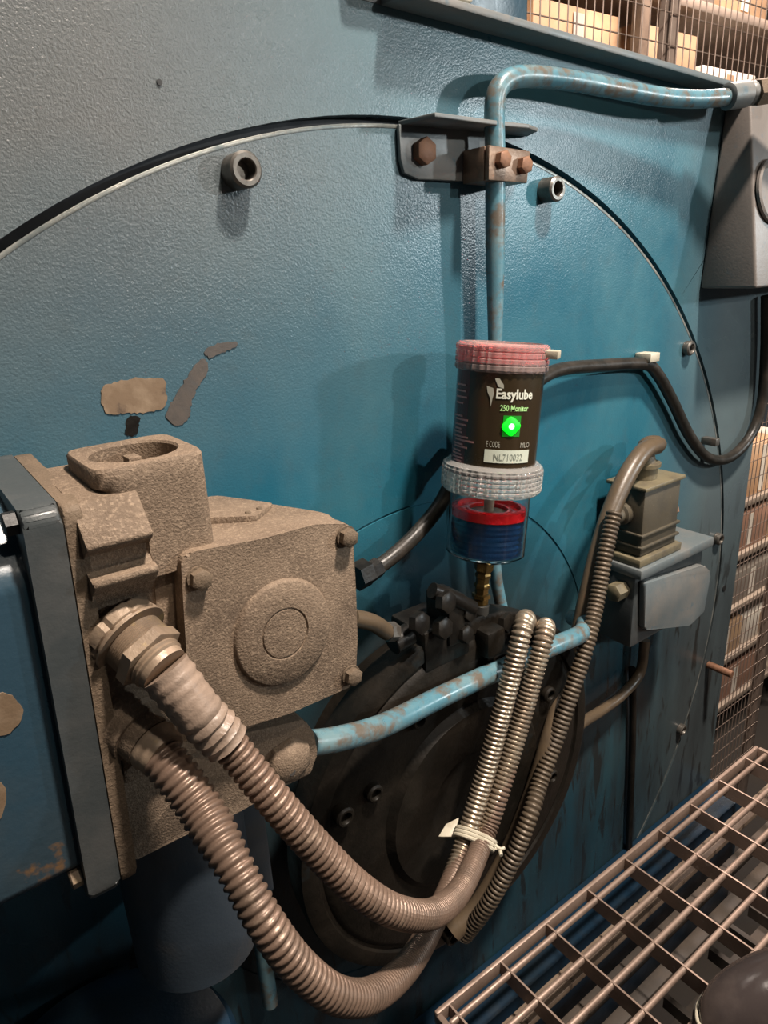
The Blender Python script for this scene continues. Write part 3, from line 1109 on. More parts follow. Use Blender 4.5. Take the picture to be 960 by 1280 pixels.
# stepped skirt between flange and port
b = new()
prof = [(-0.130, -0.112), (-0.186, -0.113), (-0.205, -0.117), (-0.2225, -0.137), (-0.2215, -0.140), (-0.210, -0.146), (-0.2085, -0.152), (-0.213, -0.156), (-0.222, -0.1555),
        (-0.2225, -0.159), (-0.214, -0.168), (-0.206, -0.178), (-0.203, -0.190), (-0.203, -0.300), (-0.130, -0.300)]
prism(b, [(0.078, y, z) for y, z in prof], (0.0365, 0, 0.0), 0.0012, 2)
for v in b.verts:
    if v.co.y < -0.205 and -0.163 < v.co.z < -0.150:      # the lower ridge arches
        v.co.z += 0.004 - 0.006 * abs(v.co.x - 0.096) / 0.018
link('entry_block', b, M['cast'], cast)
b = new()
prism(b, [(x, -0.135, z) for x, z in [(0.068, -0.113), (0.078, -0.113), (0.100, -0.128), (0.118, -0.165), (0.068, -0.165)]], (0, 0.05, 0), 0.002)
link('web', b, M['cast'], cast)
# bolted nameplate on the top face
b = new()
npz = -0.160 - 0.0085
q = [(0.168, -0.150), (0.205, -0.165), (0.232, -0.140), (0.205, -0.100), (0.170, -0.100)]
prism(b, [(x, y, -0.1572 - 0.013 * (x - 0.13) / 0.12) for x, y in rounded(q, 0.004, 2)], (0, 0, -0.006), 0.0005)
npl = link('name_plate', b, M['cast'], cast)
for (x, y) in ((0.180, -0.108), (0.203, -0.156), (0.215, -0.150), (0.185, -0.102)):
    b = new()
    z_ = -0.1572 - 0.013 * (x - 0.13) / 0.12
    lathe(b, (x, y, z_), (0, 0, 1), [(0, 0.0025), (0.0012, 0.002), (0.0016, 0)], 12)
    link('rivet', b, M['cast_dark'], npl)
# foot of the casting below the cover
ft = xz([(150, 950), (262, 927), (380, 899), (392, 915), (397, 940), (390, 968), (345, 988), (300, 1015), (230, 1045), (165, 1078), (150, 1070)], -0.190)
b = new()
prism(b, [(x, -0.190, z) for x, z in rounded(ft, 0.004, 3)], (0, 0.10, 0), 0.002, 2)
link('lower_foot', b, M['cast'], cast)
b = new()
c = at(360, 950, -0.1905)
lathe(b, c, (0, -1, 0), [(0, 0.0195), (0.005, 0.0180), (0.009, 0.0120), (0.010, 0)], 7, phase=0.4)
fb = link('lug', b, M['cast'], cast)
b = new()
cyl(b, at(364, 964, -0.1955), at(364, 964, -0.1990), 0.0035, 12)
link('lug_hole', b, M['socket'], fb)
# flange of the casting
flz = [(-0.212, -0.114), (-0.080, -0.108), (-0.080, -0.360), (-0.212, -0.372)]


def flange(bm, x0, x1, grow=0.0, bev=0.002):
    pts = rounded([(y + (-grow if y < -0.15 else grow), z + (grow if z > -0.2 else -grow)) for y, z in flz], 0.010, 4)
    prism(bm, [(x0, y, z) for y, z in pts], (x1 - x0, 0, 0), bev, 2)
    for v in bm.verts:            # the joint leans a little: top to the right
        v.co.x += (v.co.z + 0.115) * 0.042
    return bm


b = new()
flange(b, 0.0725, 0.0825, -0.001)
link('joint_flange', b, M['cast_dark'], cast)

# ================================================================== BLUE BOX
bx = thing('blue_gearbox', 'blue painted gear case with a thick joint flange at the left edge', 'gearbox', (-0.1, -0.14, -0.36))
b = new()
flange(b, 0.052, 0.0715, 0.0, 0.003)
link('joint_flange', b, M['flange_paint'], bx)
b = new()
prof = [(-0.078, -0.116), (-0.150, -0.117), (-0.176, -0.122), (-0.199, -0.148), (-0.203, -0.156), (-0.203, -0.345), (-0.192, -0.356), (-0.078, -0.352)]
prism(b, [(-0.34, y, z) for y, z in prof], (0.396, 0, 0), 0.003, 3)
for v in b.verts:
    if v.co.x > 0:
        v.co.x += (v.co.z + 0.115) * 0.042
link('case', b, M['box_paint'], bx)
patch('rust_patch', [(-14, 868), (14, 866), (30, 884), (26, 904), (4, 922), (-14, 918)], M['chip'], y=-0.2036, parent=bx, jag=0.0006)
patch('rust_patch', [(-14, 975), (6, 978), (10, 1000), (-2, 1030), (-14, 1030)], M['chip'], y=-0.2036, parent=bx, jag=0.0006)
for (px, py, yy) in ((36, 655, -0.207), (3, 573, -0.10), (126, 1092, -0.207)):
    c = at(px, py, yy)
    b = new()
    x_f = 0.052 + (c.z + 0.115) * 0.042
    c = Vector((x_f - 0.0005, yy + 0.008, c.z))
    hexa(b, c, (-1, 0, 0), 0.0068, 0.007, phase=0.1)
    link('flange_bolt', b, M['socket'] if py < 700 else M['gland'], bx)

# ================================================================== CONDUITS
def gland(parent, p0, p1, r, ferr=True):
    d = (p1 - p0)
    L = d.length
    d.normalize()
    b = new()
    lathe(b, p0, d, [(0, 0), (0, r), (0.001, r * 1.04), (L * 0.20, r * 1.04), (L * 0.22, r * 0.99), (L * 0.24, r * 0.99), (L * 0.26, r * 1.06), (L * 0.30, r * 1.06),
                     (L * 0.31, r * 0.8), (L * 0.31, 0)], 48,
          ru=lambda i, a: (0.93 if (a * 8 / (2 * math.pi)) % 1 < 0.12 else 1.0) if 1 <= i <= 4 else 1)
    link('lock_ring', b, M['gland'], parent, auto=30)
    b = new()
    prof = [(L * 0.30, r * 0.78)]
    for i in range(7):
        t = L * (0.31 + 0.035 * i)
        prof += [(t, r * 0.80), (t + L * 0.017, r * 0.84)]
    prof += [(L * 0.56, r * 0.80)]
    lathe(b, p0, d, prof, 32)
    link('thread', b, M['gland'], parent)
    b = new()
    lathe(b, p0, d, [(L * 0.55, 0), (L * 0.55, r * 0.90), (L * 0.57, r * 0.94), (L * 0.74, r * 0.94), (L * 0.76, r * 0.86), (L * 0.76, 0)], 6, phase=0.5)
    link('hex_nut', b, M['gland'], parent, auto=30)
    b = new()
    lathe(b, p0, d, [(L * 0.76, 0), (L * 0.76, r * 0.72), (L * 0.80, r * 0.75), (L * 0.83, r * 0.70), (L * 0.87, r * 0.74), (L * 0.90, r * 0.68), (L * 1.0, r * 0.66), (L, 0)], 32)
    link('ferrule', b, M['gland'], parent)


RC = 0.0112
ca = thing('flexible_conduit', 'upper dusty ribbed flexible conduit leaving the large gland with a smooth wrapped sleeve', 'conduit', at(150, 790, -0.2),
           'ribbed conduits looping from the casting')
gA0, gA1 = at(148, 783, -0.199), at(206, 838, -0.232)
gland(ca, gA0, gA1, 0.0225)
pa = P((206, 838, -0.232), (250, 893, -0.246), (290, 935, -0.255), (345, 1003, -0.275), (400, 1065, -0.290), (450, 1113, -0.300), (500, 1141, -0.300), (545, 1140, -0.275),
       (578, 1108, -0.225), (604, 1050, -0.170), (626, 985, -0.158), (650, 905, -0.148), (668, 840, -0.145), (680, 797, -0.142), (682, 784, -0.128), (682, 790, -0.100), (683, 800, -0.06))
full = spline(pa, 0.00102)
cut = min(range(len(full)), key=lambda i: (full[i] - at(283, 925, -0.253)).length)
b = new()
seg = full[cut:]
step = max(1, 1)
pr5 = (0.0, 0.75, 1.0, 0.95, 0.35)
tube(b, seg, lambda i, s: RC - 0.0022 + 0.0022 * pr5[i % 5], 28)
link('ribbed_hose', b, M['conduit'], ca, auto=0)
for f in ca.children[-1].data.polygons:
    f.use_smooth = True
b = new()
wr = full[:cut + 4][::2]


def wrapr(i, s):
    t = s / 0.085
    lump = (0.0003 + 0.0006 * min(1, max(0, s - 0.02) / 0.02)) * math.sin(s * 980) + 0.0003 * math.sin(s * 2300 + 1)
    return 0.0150 - 0.0020 * min(1, t) + lump


tube(b, wr, wrapr, 28)
for v in b.verts:
    v.co += Vector((math.sin(v.co.z * 800), math.sin(v.co.x * 700), 0)) * 0.0002
ws = link('wrapped_sleeve', b, M['tape'], ca)
ws['label'] = 'pale wrapped smooth sleeve near the gland'

cb2 = thing('flexible_conduit', 'lower dusty ribbed flexible conduit hanging lowest below the casting', 'conduit', at(165, 905, -0.2),
            'ribbed conduits looping from the casting')
gB0, gB1 = at(150, 893, -0.191), at(196, 935, -0.222)
dB = (gB1 - gB0).normalized()
b = new()
lathe(b, gB0 - dB * 0.004, dB, [(0, 0), (0, 0.0245), (0.012, 0.0245), (0.015, 0.0225), (0.017, 0.0225), (0.019, 0.0200), (0.024, 0.0195), (0.024, 0.0170), (0.034, 0.0165), (0.034, 0)], 40)
link('gland_boss', b, M['cast'], cb2)
b = new()
lathe(b, gB0 + dB * 0.0305, dB, [(0, 0), (0, 0.0160), (0.003, 0.0165), (0.006, 0.0150), (0.009, 0.0155), (0.012, 0.0140), (0.014, 0)], 32)
link('ferrule', b, M['gland'], cb2)
pb = P((180, 922, -0.214), (215, 962, -0.236), (250, 1010, -0.255), (290, 1078, -0.285), (330, 1150, -0.308), (375, 1210, -0.320), (425, 1245, -0.322), (472, 1240, -0.305),
       (515, 1200, -0.262), (548, 1140, -0.205), (572, 1080, -0.165), (597, 1000, -0.150), (622, 910, -0.146), (640, 840, -0.145), (653, 788, -0.142), (657, 774, -0.128), (659, 782, -0.100), (660, 795, -0.06))
b = new()
fullb = spline(pb, 0.00105)
tube(b, fullb, lambda i, s: (RC + (0.0022 if s < 0.07 else max(0, 0.0022 - (s - 0.07) * 0.08))) - 0.0023 + 0.0023 * pr5[i % 5], 28)
link('ribbed_hose', b, M['conduit'], cb2, auto=0)
for f in cb2.children[-1].data.polygons:
    f.use_smooth = True


def near(path, px, py, yy):
    q = at(px, py, yy)
    i = min(range(len(path)), key=lambda k: (path[k] - q).length)
    return path[i], (path[min(i + 5, len(path) - 1)] - path[max(i - 5, 0)]).normalized()


# bright worn steel sleeves up high on both
for path, root in ((full, ca), (fullb, cb2)):
    lo = min(range(len(path)), key=lambda k: abs(path[k].z - (-0.70)) + (10 if k < len(path) * 0.55 else 0))
    root.children[-1]
    hose = [c for c in root.children if c.name.startswith('ribbed_hose')][0]
    hose.data.materials.append(M['conduit_bright'])
    zz = root.location.z
    for f in hose.data.polygons:
        w = hose.data.vertices[f.vertices[0]].co
        if w.y + root.location.y > -0.165 and w.x + root.location.x > 0.35:
            f.material_index = 1

# the tie of cream cord round both
tie = thing('cord_tie', 'cream cord tied around both conduits with its loose ends sticking out', 'cord tie', at(590, 1045, -0.165))
ta, da = near(full, 603, 1052, -0.17)
tb_, db = near(fullb, 582, 1045, -0.15)
mid = (ta + tb_) / 2
dd = (da + db).normalized()
sv = (ta - tb_)
sv = (sv - dd * sv.dot(dd))
half = sv.length / 2 + RC + 0.0015
sv.normalize()
nv = dd.cross(sv)
for k, off in enumerate((-0.004, 0.0, 0.004)):
    b = new()
    pts = []
    for j in range(24):
        a = 2 * math.pi * j / 24
        pts.append(mid + dd * (off + 0.002 * math.sin(a)) + sv * (half * math.cos(a)) + nv * ((RC + 0.003) * math.sin(a)))
    pts.append(pts[0])
    tube(b, spline(pts, 0.003), 0.0024, 8, cap=False)
    link('cord_loop', b, M['clip'], tie)
b = new()
e0 = mid - sv * half
flat = [e0, e0 - sv * 0.010 + dd * 0.012, e0 - sv * 0.003 + dd * 0.026, e0 + sv * 0.006 + dd * 0.010, ]
prism(b, [e0 + dd * -0.006, e0 - sv * 0.016 - dd * 0.012, e0 - sv * 0.013 + dd * 0.004, e0 - sv * 0.002 + dd * 0.016], nv * 0.005, 0.001)
link('loose_end', b, M['clip'], tie)
b = new()
e1 = mid + sv * half
tube(b, spline([e1 - dd * 0.002, e1 + sv * 0.006 + nv * 0.002, e1 + sv * 0.010 - dd * 0.006], 0.002), 0.002, 8)
tube(b, spline([e1 + dd * 0.002, e1 + sv * 0.007, e1 + sv * 0.011 + dd * 0.003], 0.002), 0.0018, 8)
link('knot', b, M['clip'], tie)
# cream plug beside the conduit tops
b = new()
c = at(651, 777, -0.085)
cyl(b, c + Vector((0, 0, -0.012)), c + Vector((-0.002, 0, 0.010)), 0.006, 14, bev=0.001)
tag(link('nylon_plug', b, M['clip']), 'small cream nylon plug at the upper ends of the two conduits', 'plug')

# ================================================================== BLUE SUPPORT PIPE
b = new()
sp = P((388, 929, -0.150), (420, 924, -0.148), (465, 912, -0.140), (500, 897, -0.130), (545, 874, -0.122), (600, 848, -0.118), (650, 826, -0.118), (690, 808, -0.118), (714, 798, -0.116),
       (727, 791, -0.112), (732, 781, -0.098), (728, 775, -0.080), (716, 772, -0.050))
tube(b, spline(sp, 0.004), 0.0112, 18)
sp_o = tag(link('support_pipe', b, M['pipe_paint']), 'light blue bent pipe crossing in front of the black hub', 'pipe')

# ================================================================== DRUMS BELOW THE CASTING
dr = thing('lower_motor', 'dark blue upright motor drum hanging in shadow under the casting', 'motor', (0.13, -0.12, -0.60))
b = new()
cA = at(230, 1120, -0.13)
cB = at(227, 1180, -0.13)
cx0 = 0.128
lathe(b, (cx0, -0.115, -0.555), (0, 0, 1), [(0, 0), (0, 0.050), (0.002, 0.0525), (0.10, 0.0525), (0.19, 0.0535), (0.19, 0)], 48)
link('drum', b, M['dark_drum'], dr)
b = new()
box(b, cx0 + 0.045, cx0 + 0.075, -0.12, -0.06, -0.55, -0.37, 0.004)
link('side_rib', b, M['dark_drum'], dr)
bd = thing('base_drum', 'wide dark blue round drum at the bottom left under the motor', 'drum', (0.05, -0.09, -0.9))
b = new()
lathe(b, (0.035, -0.115, -0.90), (0, 0, 1), [(0, 0), (0, 0.110), (0.24, 0.110), (0.25, 0.104), (0.25, 0)], 64)
link('drum_body', b, M['navy'], bd)
b = new()
cyl(b, (0.215, -0.035, -0.8), (0.215, -0.035, -0.40), 0.009, 14)
tag(link('drain_pipe', b, M['pipe_paint']), 'thin light blue vertical pipe half hidden behind the conduits', 'pipe')

# ================================================================== RIGHT VALVE AND ITS HOSES
M['olive'] = mat('olive_grime', (0.070, 0.058, 0.038), (0.042, 0.036, 0.026), (0.115, 0.095, 0.062), rough=0.6, scale=30, third_scale=120)
M['olive_light'] = mat('olive_worn_rim', (0.16, 0.135, 0.082), (0.085, 0.07, 0.048), rough=0.5, scale=40)
vb = thing('valve_motor', 'small grey blue motor box with rounded cover low on the right of the plate', 'motor', (0.85, -0.05, -0.5))
YV = -0.085
q = xz([(806, 728), (880, 706), (889, 716), (881, 766), (862, 782), (806, 788)], YV)
b = new()
prism(b, [(x, YV, z) for x, z in rounded(q, 0.006, 3)], (0, 0.010, 0), 0.003, 3)
link('front_cover', b, M['grey_paint'], vb)
q2 = xz([(803, 722), (880, 702), (886, 712), (880, 768), (860, 784), (803, 790)], YV)
zs = [z for x, z in q2]
xs = [x for x, z in q2]
b = new()
box(b, min(xs), max(xs) - 0.004, YV + 0.0105, -0.002, min(zs) + 0.010, max(zs) - 0.004, 0.004)
link('motor_case', b, M['flange_paint'], vb)
b = new()
box(b, min(xs) - 0.006, max(xs) + 0.002, YV - 0.002, -0.002, max(zs) - 0.0035, max(zs) + 0.012, 0.003)
link('lid', b, M['grey_paint'], vb)
b = new()
c = at(772, 742, -0.06)
hexa(b, Vector((min(xs) - 0.0005, -0.055, c.z)), (-1, 0, 0), 0.0135, 0.024)
link('cable_gland', b, M['olive_light'], vb)
lidtop = max(zs) + 0.0125
vs_ = thing('solenoid_valve', 'dirty olive brown solenoid valve block standing on the motor box', 'valve', (0.84, -0.05, lidtop))
xa, xb_ = min(xs) + 0.002, at(858, 640, YV).x
b = new()
box(b, xa - 0.004, xb_ + 0.004, YV + 0.004, -0.012, lidtop, lidtop + 0.012, 0.002)
link('base_plate', b, M['olive_light'], vs_)
b = new()
zt2 = at(850, 600, YV + 0.008).z
box(b, xa + 0.004, xb_ - 0.004, YV + 0.010, -0.018, lidtop + 0.0125, zt2, 0.003)
bod = link('valve_body', b, M['olive'], vs_)
for dz_ in (0.012, 0.030):
    b = new()
    box(b, xa + 0.001, xb_ - 0.001, YV + 0.007, -0.016, lidtop + 0.0125 + dz_, lidtop + 0.0165 + dz_, 0.001)
    link('body_rib', b, M['olive'], vs_)
b = new()
box(b, xa + 0.000, xb_, YV + 0.006, -0.014, zt2 + 0.0002, zt2 + 0.006, 0.0015)
link('top_flange', b, M['olive_light'], vs_)
b = new()
xm = (xa + xb_) / 2 - 0.004
lathe(b, (xm, -0.045, zt2 + 0.0064), (0, 0, 1), [(0, 0), (0, 0.018), (0.016, 0.018), (0.017, 0.022), (0.022, 0.022), (0.023, 0.015), (0.032, 0.013), (0.032, 0)], 24)
topz = zt2 + 0.0064 + 0.030
link('hose_nut', b, M['olive_light'], vs_)
b = new()
lathe(b, (xa + 0.0035, -0.045, (lidtop + zt2) / 2 + 0.018), (-1, 0, 0), [(0, 0.0), (0, 0.016), (0.012, 0.016), (0.014, 0.012), (0.022, 0.012), (0.022, 0)], 20)
link('side_plug', b, M['olive'], vs_)
b = new()
hexa(b, Vector((xb_ - 0.0035, YV + 0.030, (lidtop + zt2) / 2)), (1, -0.2, 0), 0.008, 0.020)
link('side_bolt', b, M['rust'], vs_)

hc = thing('valve_hose', 'brown smooth hose arching out of the top of the solenoid valve', 'hose', (xm, -0.045, topz))
b = new()
tp = Vector((xm, -0.045, topz))
pth = [tp, tp + Vector((-0.001, -0.002, 0.016)), at(822, 556, -0.050), at(805, 564, -0.056), at(785, 592, -0.062), at(765, 636, -0.068), at(748, 690, -0.075), at(735, 745, -0.082), at(722, 805, -0.088),
       at(705, 865, -0.100), at(688, 925, -0.122), at(668, 990, -0.125), at(640, 1060, -0.125), at(600, 1130, -0.120), at(566, 1165, -0.112)]
tube(b, spline(pth, 0.004), 0.0125, 16)
tag(hc, 'brown smooth hose arching out of the top of the solenoid valve', 'hose')
link('hose_run', b, M['hose_brown'], hc)
b = new()
tube(b, spline(P((768, 640, -0.085), (757, 690, -0.094), (747, 745, -0.104), (735, 800, -0.118), (716, 860, -0.124), (696, 920, -0.128), (676, 975, -0.135), (662, 1020, -0.148), (640, 1075, -0.150), (610, 1130, -0.140), (580, 1170, -0.118)), 0.0012),
     lambda i, s: 0.0105 - 0.002 + 0.002 * pr5[i % 5], 16)
tag(link('ribbed_conduit', b, M['conduit_dark']), 'dark greasy ribbed conduit running down beside the valve hose', 'conduit')
b = new()
tube(b, spline(P((700, 935, -0.06), (722, 908, -0.045), (752, 888, -0.03), (778, 868, -0.025), (800, 840, -0.02), (806, 800, -0.02)), 0.004), 0.0085, 12)
tag(link('drain_hose', b, M['hose_brown']), 'thin greasy hose curving under the right motor box', 'hose')
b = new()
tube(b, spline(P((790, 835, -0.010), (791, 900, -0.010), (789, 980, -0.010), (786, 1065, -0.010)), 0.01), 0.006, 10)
tag(link('shadow_stripe', b, M['black']), 'straight black cable in place of a shadow down the plate below the motor box', 'stripe')  # black tube laid where a shadow line runs down the plate

# black hose across the right of the cover
b = new()
tube(b, spline(P((640, 500, -0.035), (672, 476, -0.03), (700, 462, -0.022), (750, 457, -0.016), (805, 455, -0.014), (822, 468, -0.014), (840, 500, -0.014), (862, 545, -0.014), (885, 572, -0.014),
                 (912, 572, -0.014), (938, 545, -0.014), (952, 505, -0.014), (957, 440, -0.014), (958, 370, -0.014)), 0.004), 0.0085, 16)
kh = tag(link('black_hose', b, M['hose']), 'black rubber hose sagging across the right of the plate in a deep loop', 'hose')
for i, (px, py, w_) in enumerate(((808, 447, 0.011), (887, 552, 0.006))):
    b = new()
    c = at(px, py, -0.012)
    box(b, c.x - w_, c.x + w_, -0.026, -0.001, c.z - 0.005, c.z + 0.007, 0.001)
    tag(link('hose_clip', b, M['clip'] if i == 0 else M['steel']), ('cream clip holding the black hose at its highest bend' if i == 0 else 'small shiny clip at the bottom of the black hose loop'), 'clip')
b = new()
p0 = at(884, 830, -0.0)
cyl(b, (p0.x, -0.001, p0.z), (p0.x, -0.05, p0.z), 0.007, 12, bev=0.001)
tag(link('red_pin', b, M['rust']), 'short rusty pin standing out near the right edge of the plate', 'pin')

# ================================================================== FLOOR GRATING
GZ = -0.900
gr = thing('floor_grating', 'dusty steel walkway grating with square openings at the lower right', 'grating', (0.8, -0.35, GZ - 0.03))
GX0, GX1, GY0, GY1 = 0.402, 1.205, -0.108, -0.62


def share(name, proto, locs, root):
    for i, l in enumerate(locs):
        o = proto if i == 0 else proto.copy()
        if i:
            COL.objects.link(o)
            o.parent = root
        o.location = Vector(l) - Vector(root.location)


b = new()
box(b, GX0 + 0.0045, GX1 - 0.0045, -0.0036, 0.0036, -0.0105, 0.0, 0.0032, 3)
me_o = link('bearing_bar', b, M['grating'])
me_o.parent = gr
rows = [-0.128, -0.176, -0.2225] + [-0.2685 - 0.0463 * k for k in range(8)]
share('bearing_bar', me_o, [(0, y, GZ) for y in rows], gr)
b = new()
box(b, GX0 - 0.002, GX1 + 0.002, GY0 - 0.004, GY0 + 0.003, GZ - 0.022, GZ + 0.001, 0.0024)
link('edge_bar', b, M['grating'], gr)
for x in (GX0, GX1):
    b = new()
    box(b, x - 0.004, x + 0.004, GY1, GY0 - 0.0045, GZ - 0.034, GZ + 0.0005, 0.0015)
    link('end_bar', b, M['grating'], gr)
xs_ = [0.421] + [0.514 + 0.0919 * k for k in range(8)]
for i, x in enumerate(xs_):
    for j in range(1):
        b = new()
        box(b, x - 0.0013, x + 0.0013, GY1 + 0.02, -0.1125, GZ - 0.026, GZ + 0.0008)
        link('cross_bar', b, M['grating'], gr)

# steel seen beneath the grating
ub = thing('under_beam', 'stepped brown steel beams under the near edge of the grating', 'beam', (0.8, -0.16, -1.0))
for k, (y, z, w_) in enumerate(((-0.150, -0.965, 0.012), (-0.185, -0.985, 0.010), (-0.215, -1.005, 0.010))):
    b = new()
    box(b, 0.40, 1.22, y - w_, y + w_, z - 0.012, z, 0.002)
    link('beam', b, M['beam'] if k == 0 else M['deep'], ub)  # deeper beams darker: shade under the floor put into their colour
lg = thing('lower_grating', 'dark lower level of walkway bars seen far down through the grating', 'grating', (1.2, -0.4, -1.5))
for k in range(14):
    b = new()
    x = 0.35 + 0.085 * k
    box(b, x - 0.006, x + 0.006, -1.5, -0.08, -1.47, -1.44)
    link('bar', b, M['deep'], lg)
for k in range(8):
    b = new()
    y = -0.12 - 0.16 * k
    box(b, 0.3, 1.5, y - 0.010, y + 0.010, -1.50, -1.4705)
    link('bearer', b, M['deep'], lg)

# boot
bt = thing('boot', 'polished dark leather boot toe standing on the grating in the corner', 'boot', (0.80, -0.40, GZ))
c = atz(978, 1246, GZ + 0.03)
th_ = math.radians(205)
b = new()
fw = Vector((-0.90, 0.42, 0)).normalized()
sd = Vector((-fw.y, fw.x, 0))
n_u, n_v = 22, 28
heel = c - fw * 0.10
rows_ = []
Lb = 0.15
for i in range(n_u + 1):
    t = i / n_u
    wv_ = 0.046 * math.sqrt(max(0.0, 1 - max(0, (t - 0.45) / 0.55) ** 2.4)) if t > 0.45 else 0.046
    hh = (0.075 * math.sqrt(max(0.0, 1 - max(0, (t - 0.35) / 0.65) ** 2.2)) if t > 0.35 else 0.075 + (0.35 - t) * 0.05)
    row = []
    for j in range(n_v + 1):
        a = math.pi * j / n_v
        row.append(b.verts.new(Vector((heel.x, heel.y, GZ + 0.0165)) + fw * (t * (Lb + 0.06)) + sd * (wv_ * math.cos(a)) + Vector((0, 0, max(hh, 0.0005) * math.sin(a) ** 0.75 if 0 < j < n_v else 0))))
    rows_.append(row)
for r0, r1 in zip(rows_, rows_[1:]):
    for j in range(n_v):
        b.faces.new((r0[j], r0[j + 1], r1[j + 1], r1[j]))
b.faces.new(rows_[0])
bmesh.ops.remove_doubles(b, verts=b.verts, dist=0.00001)
link('upper', b, M['boot'], bt, auto=60)
b = new()
pts = []
for i in range(n_u + 1):
    t = i / n_u
    wv_ = 0.050 * math.sqrt(max(0.0, 1 - max(0, (t - 0.45) / 0.55) ** 2.4)) if t > 0.45 else 0.050
    pts.append((t, wv_))
L_ = Lb + 0.065
out = [Vector((heel.x, heel.y, 0)) + fw * (t * L_) + sd * w_ for t, w_ in pts] + [Vector((heel.x, heel.y, 0)) + fw * (t * L_) - sd * w_ for t, w_ in reversed(pts[:-1])]
prism(b, [(p.x, p.y, GZ + 0.0015) for p in out], (0, 0, 0.0145))
link('sole', b, M['sole'], bt)
b = new()
ln = []
for i in range(n_u + 1):
    t, w_ = pts[i]
    ln.append(Vector((heel.x, heel.y, GZ + 0.018)) + fw * (t * (L_ - 0.004)) + sd * (w_ - 0.002))
for i in range(n_u - 1, -1, -1):
    t, w_ = pts[i]
    ln.append(Vector((heel.x, heel.y, GZ + 0.018)) + fw * (t * (L_ - 0.004)) - sd * (w_ - 0.002))
tube(b, spline(ln, 0.004), 0.0022, 8)
link('welt', b, M['clip'], bt)

# ================================================================== GUARD FENCE AND RACK BEHIND
fy = 0.72
fn = thing('mesh_fence', 'brown welded wire mesh guard fence behind the machine', 'fence', (2.2, fy, -2.6))
b = new()
cyl(b, (0, 0, 0), (0, 0, 3.9), 0.0019, 5)
pv = link('wire', b, M['wire'])
pv.parent = fn
xw = [1.25 + 0.033 * k for k in range(58)]
share('wire', pv, [(x, fy, -2.6) for x in xw], fn)
b = new()
cyl(b, (1.2, 0, 0), (3.2, 0, 0), 0.0019, 5)
ph = link('cross_wire', b, M['wire'])
ph.parent = fn
zw = [-2.55 + 0.075 * k for k in range(52)]
share('cross_wire', ph, [(0, fy + 0.004, z) for z in zw], fn)
for x in (1.22, 2.04, 3.2):
    b = new()
    box(b, x - 0.02, x + 0.02, fy + 0.008, fy + 0.048, -3.0, 1.35, 0.003)
    link('post', b, M['wire'], fn)

rk = thing('storage_rack', 'tall steel storage rack behind the mesh fence', 'rack', (4.0, 1.7, -3.2))
RY0, RY1 = 1.40, 1.95
levels_z = [-3.0, -2.62, -2.24, -1.86, -1.50, 0.62, 0.98, 1.34]
rackm = mat('rack_pale_steel', (0.40, 0.33, 0.27), (0.30, 0.25, 0.21), rough=0.5, metal=0.2, scale=8)
for z in levels_z:
    b = new()
    box(b, 1.7, 6.2, RY0, RY1, z - 0.04, z, 0.004)
    link('shelf', b, rackm, rk)
for x in (1.7, 2.8, 3.9, 5.0, 6.1):
    b = new()
    box(b, x - 0.03, x + 0.03, RY0 - 0.045, RY0 - 0.001, -3.2, 2.0, 0.003)
    link('upright', b, M['beam'], rk)
cols = {
    'tan': mat('carton_tan', (0.50, 0.33, 0.20), (0.42, 0.28, 0.17), rough=0.8, scale=6),
    'white': mat('carton_white', (0.75, 0.70, 0.62), (0.66, 0.60, 0.52), rough=0.7, scale=6),
    'orange': mat('carton_orange', (0.60, 0.36, 0.20), (0.66, 0.46, 0.30), rough=0.7, scale=6),
    'rust': mat('crate_rust', (0.36, 0.20, 0.14), (0.28, 0.16, 0.11), rough=0.7, scale=6),
    'grey': mat('crate_grey', (0.26, 0.23, 0.20), (0.18, 0.15, 0.13), rough=0.7, scale=6),
}
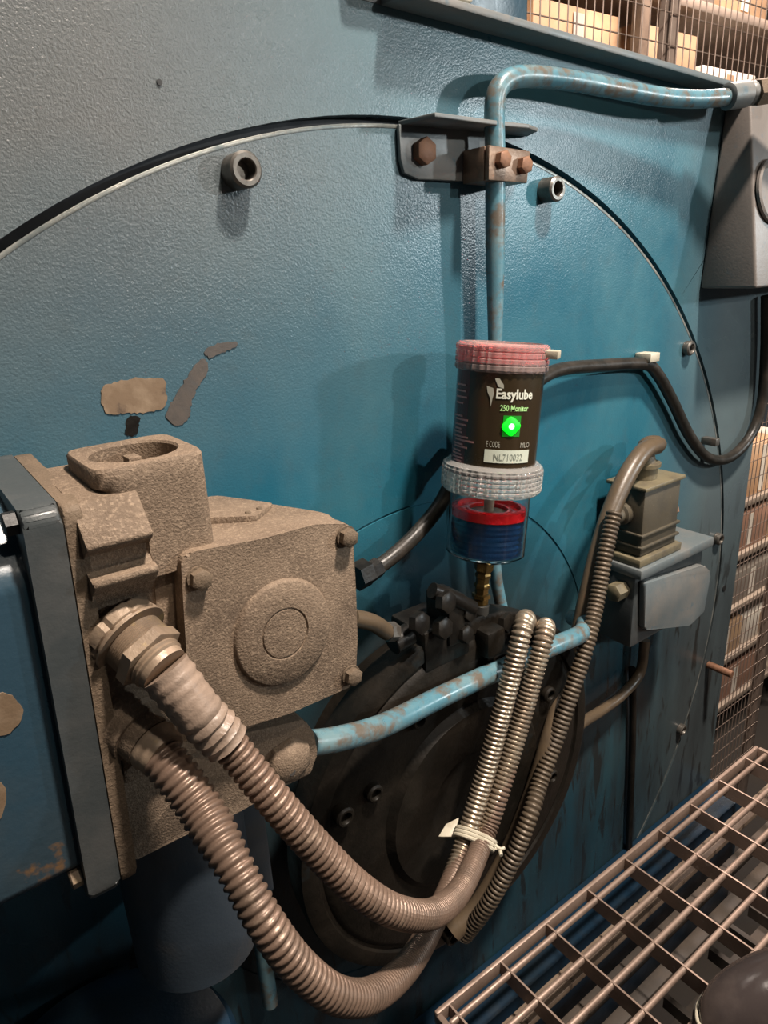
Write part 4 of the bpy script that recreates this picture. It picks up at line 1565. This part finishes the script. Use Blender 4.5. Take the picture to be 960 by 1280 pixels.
boxes = [  # x0, x1, shelf z, height, colour, label
    (1.78, 2.20, 0.62, 0.22, 'tan', 'tan carton on the upper shelf at the corner of the blue casing'),
    (2.24, 2.74, 0.62, 0.24, 'orange', 'orange carton on the upper shelf just above the machine lip'),
    (2.86, 3.30, 0.62, 0.24, 'tan', 'tan carton on the upper shelf beside the orange carton'),
    (3.36, 3.82, 0.62, 0.14, 'white', 'flat white carton on the upper shelf near the pipe coupling'),
    (1.80, 2.50, 0.98, 0.25, 'rust', 'long rust brown crate on the top shelf above the tan carton'),
    (2.88, 3.40, 0.98, 0.20, 'grey', 'grey crate on the top shelf near the middle of the mesh'),
    (3.45, 3.85, 0.98, 0.26, 'tan', 'tan carton on the top shelf in the corner of the picture'),
    (4.25, 4.62, -1.50, 0.34, 'orange', 'orange carton on the shelf beside the blue plate edge'),
    (4.64, 4.96, -1.50, 0.30, 'white', 'white carton next to the orange carton by the plate edge'),
    (4.15, 4.60, -1.86, 0.26, 'rust', 'rust brown crate one shelf below the orange carton'),
    (4.62, 4.95, -1.86, 0.24, 'tan', 'tan carton one shelf below the white carton'),
    (4.10, 4.90, -2.24, 0.22, 'grey', 'long grey crate on the middle shelf behind the mesh'),
    (4.05, 4.45, -2.62, 0.24, 'tan', 'tan carton on the low shelf above the bottom crate'),
    (4.50, 4.95, -2.62, 0.20, 'white', 'white carton on the low shelf behind the mesh'),
    (4.00, 4.90, -3.00, 0.24, 'rust', 'long rust brown crate on the bottom shelf'),
]
for (x0, x1, z, h, cname, lab_) in boxes:
    t = thing('carton' if cname in ('tan', 'white', 'orange') else 'crate', lab_, 'box', ((x0 + x1) / 2, 1.62, z), 'boxes on the storage rack')
    b = new()
    box(b, x0, x1, RY0 + 0.03, RY1 - 0.08, z + 0.0005, z + h, 0.006)
    link('box_body', b, cols[cname], t)
    b = new()
    box(b, (x0 + x1) / 2 - 0.03, (x0 + x1) / 2 + 0.03, RY0 + 0.027, RY0 + 0.0295, z + 0.02, z + h - 0.02)
    link('tape', b, cols['white' if cname != 'white' else 'tan'], t)

def struct(name, bm, m_):
    o = link(name, bm, m_)
    o['kind'] = 'structure'
    return o


b = new()
box(b, -3, 9, -4.0, 4.2, -3.5, -3.3)
struct('floor', b, M['concrete'])
b = new()
box(b, 0.78, 1.095, -2.62, -2.45, -3.3, 2.6, 0.01)
struct('shade_column_1', b, M['hallwall'])  # unseen column added behind the camera to shade the plate's left side
b = new()
box(b, -3, 9, 4.0, 4.2, -3.3, 4.0)
struct('wall_back', b, M['hallwall'])
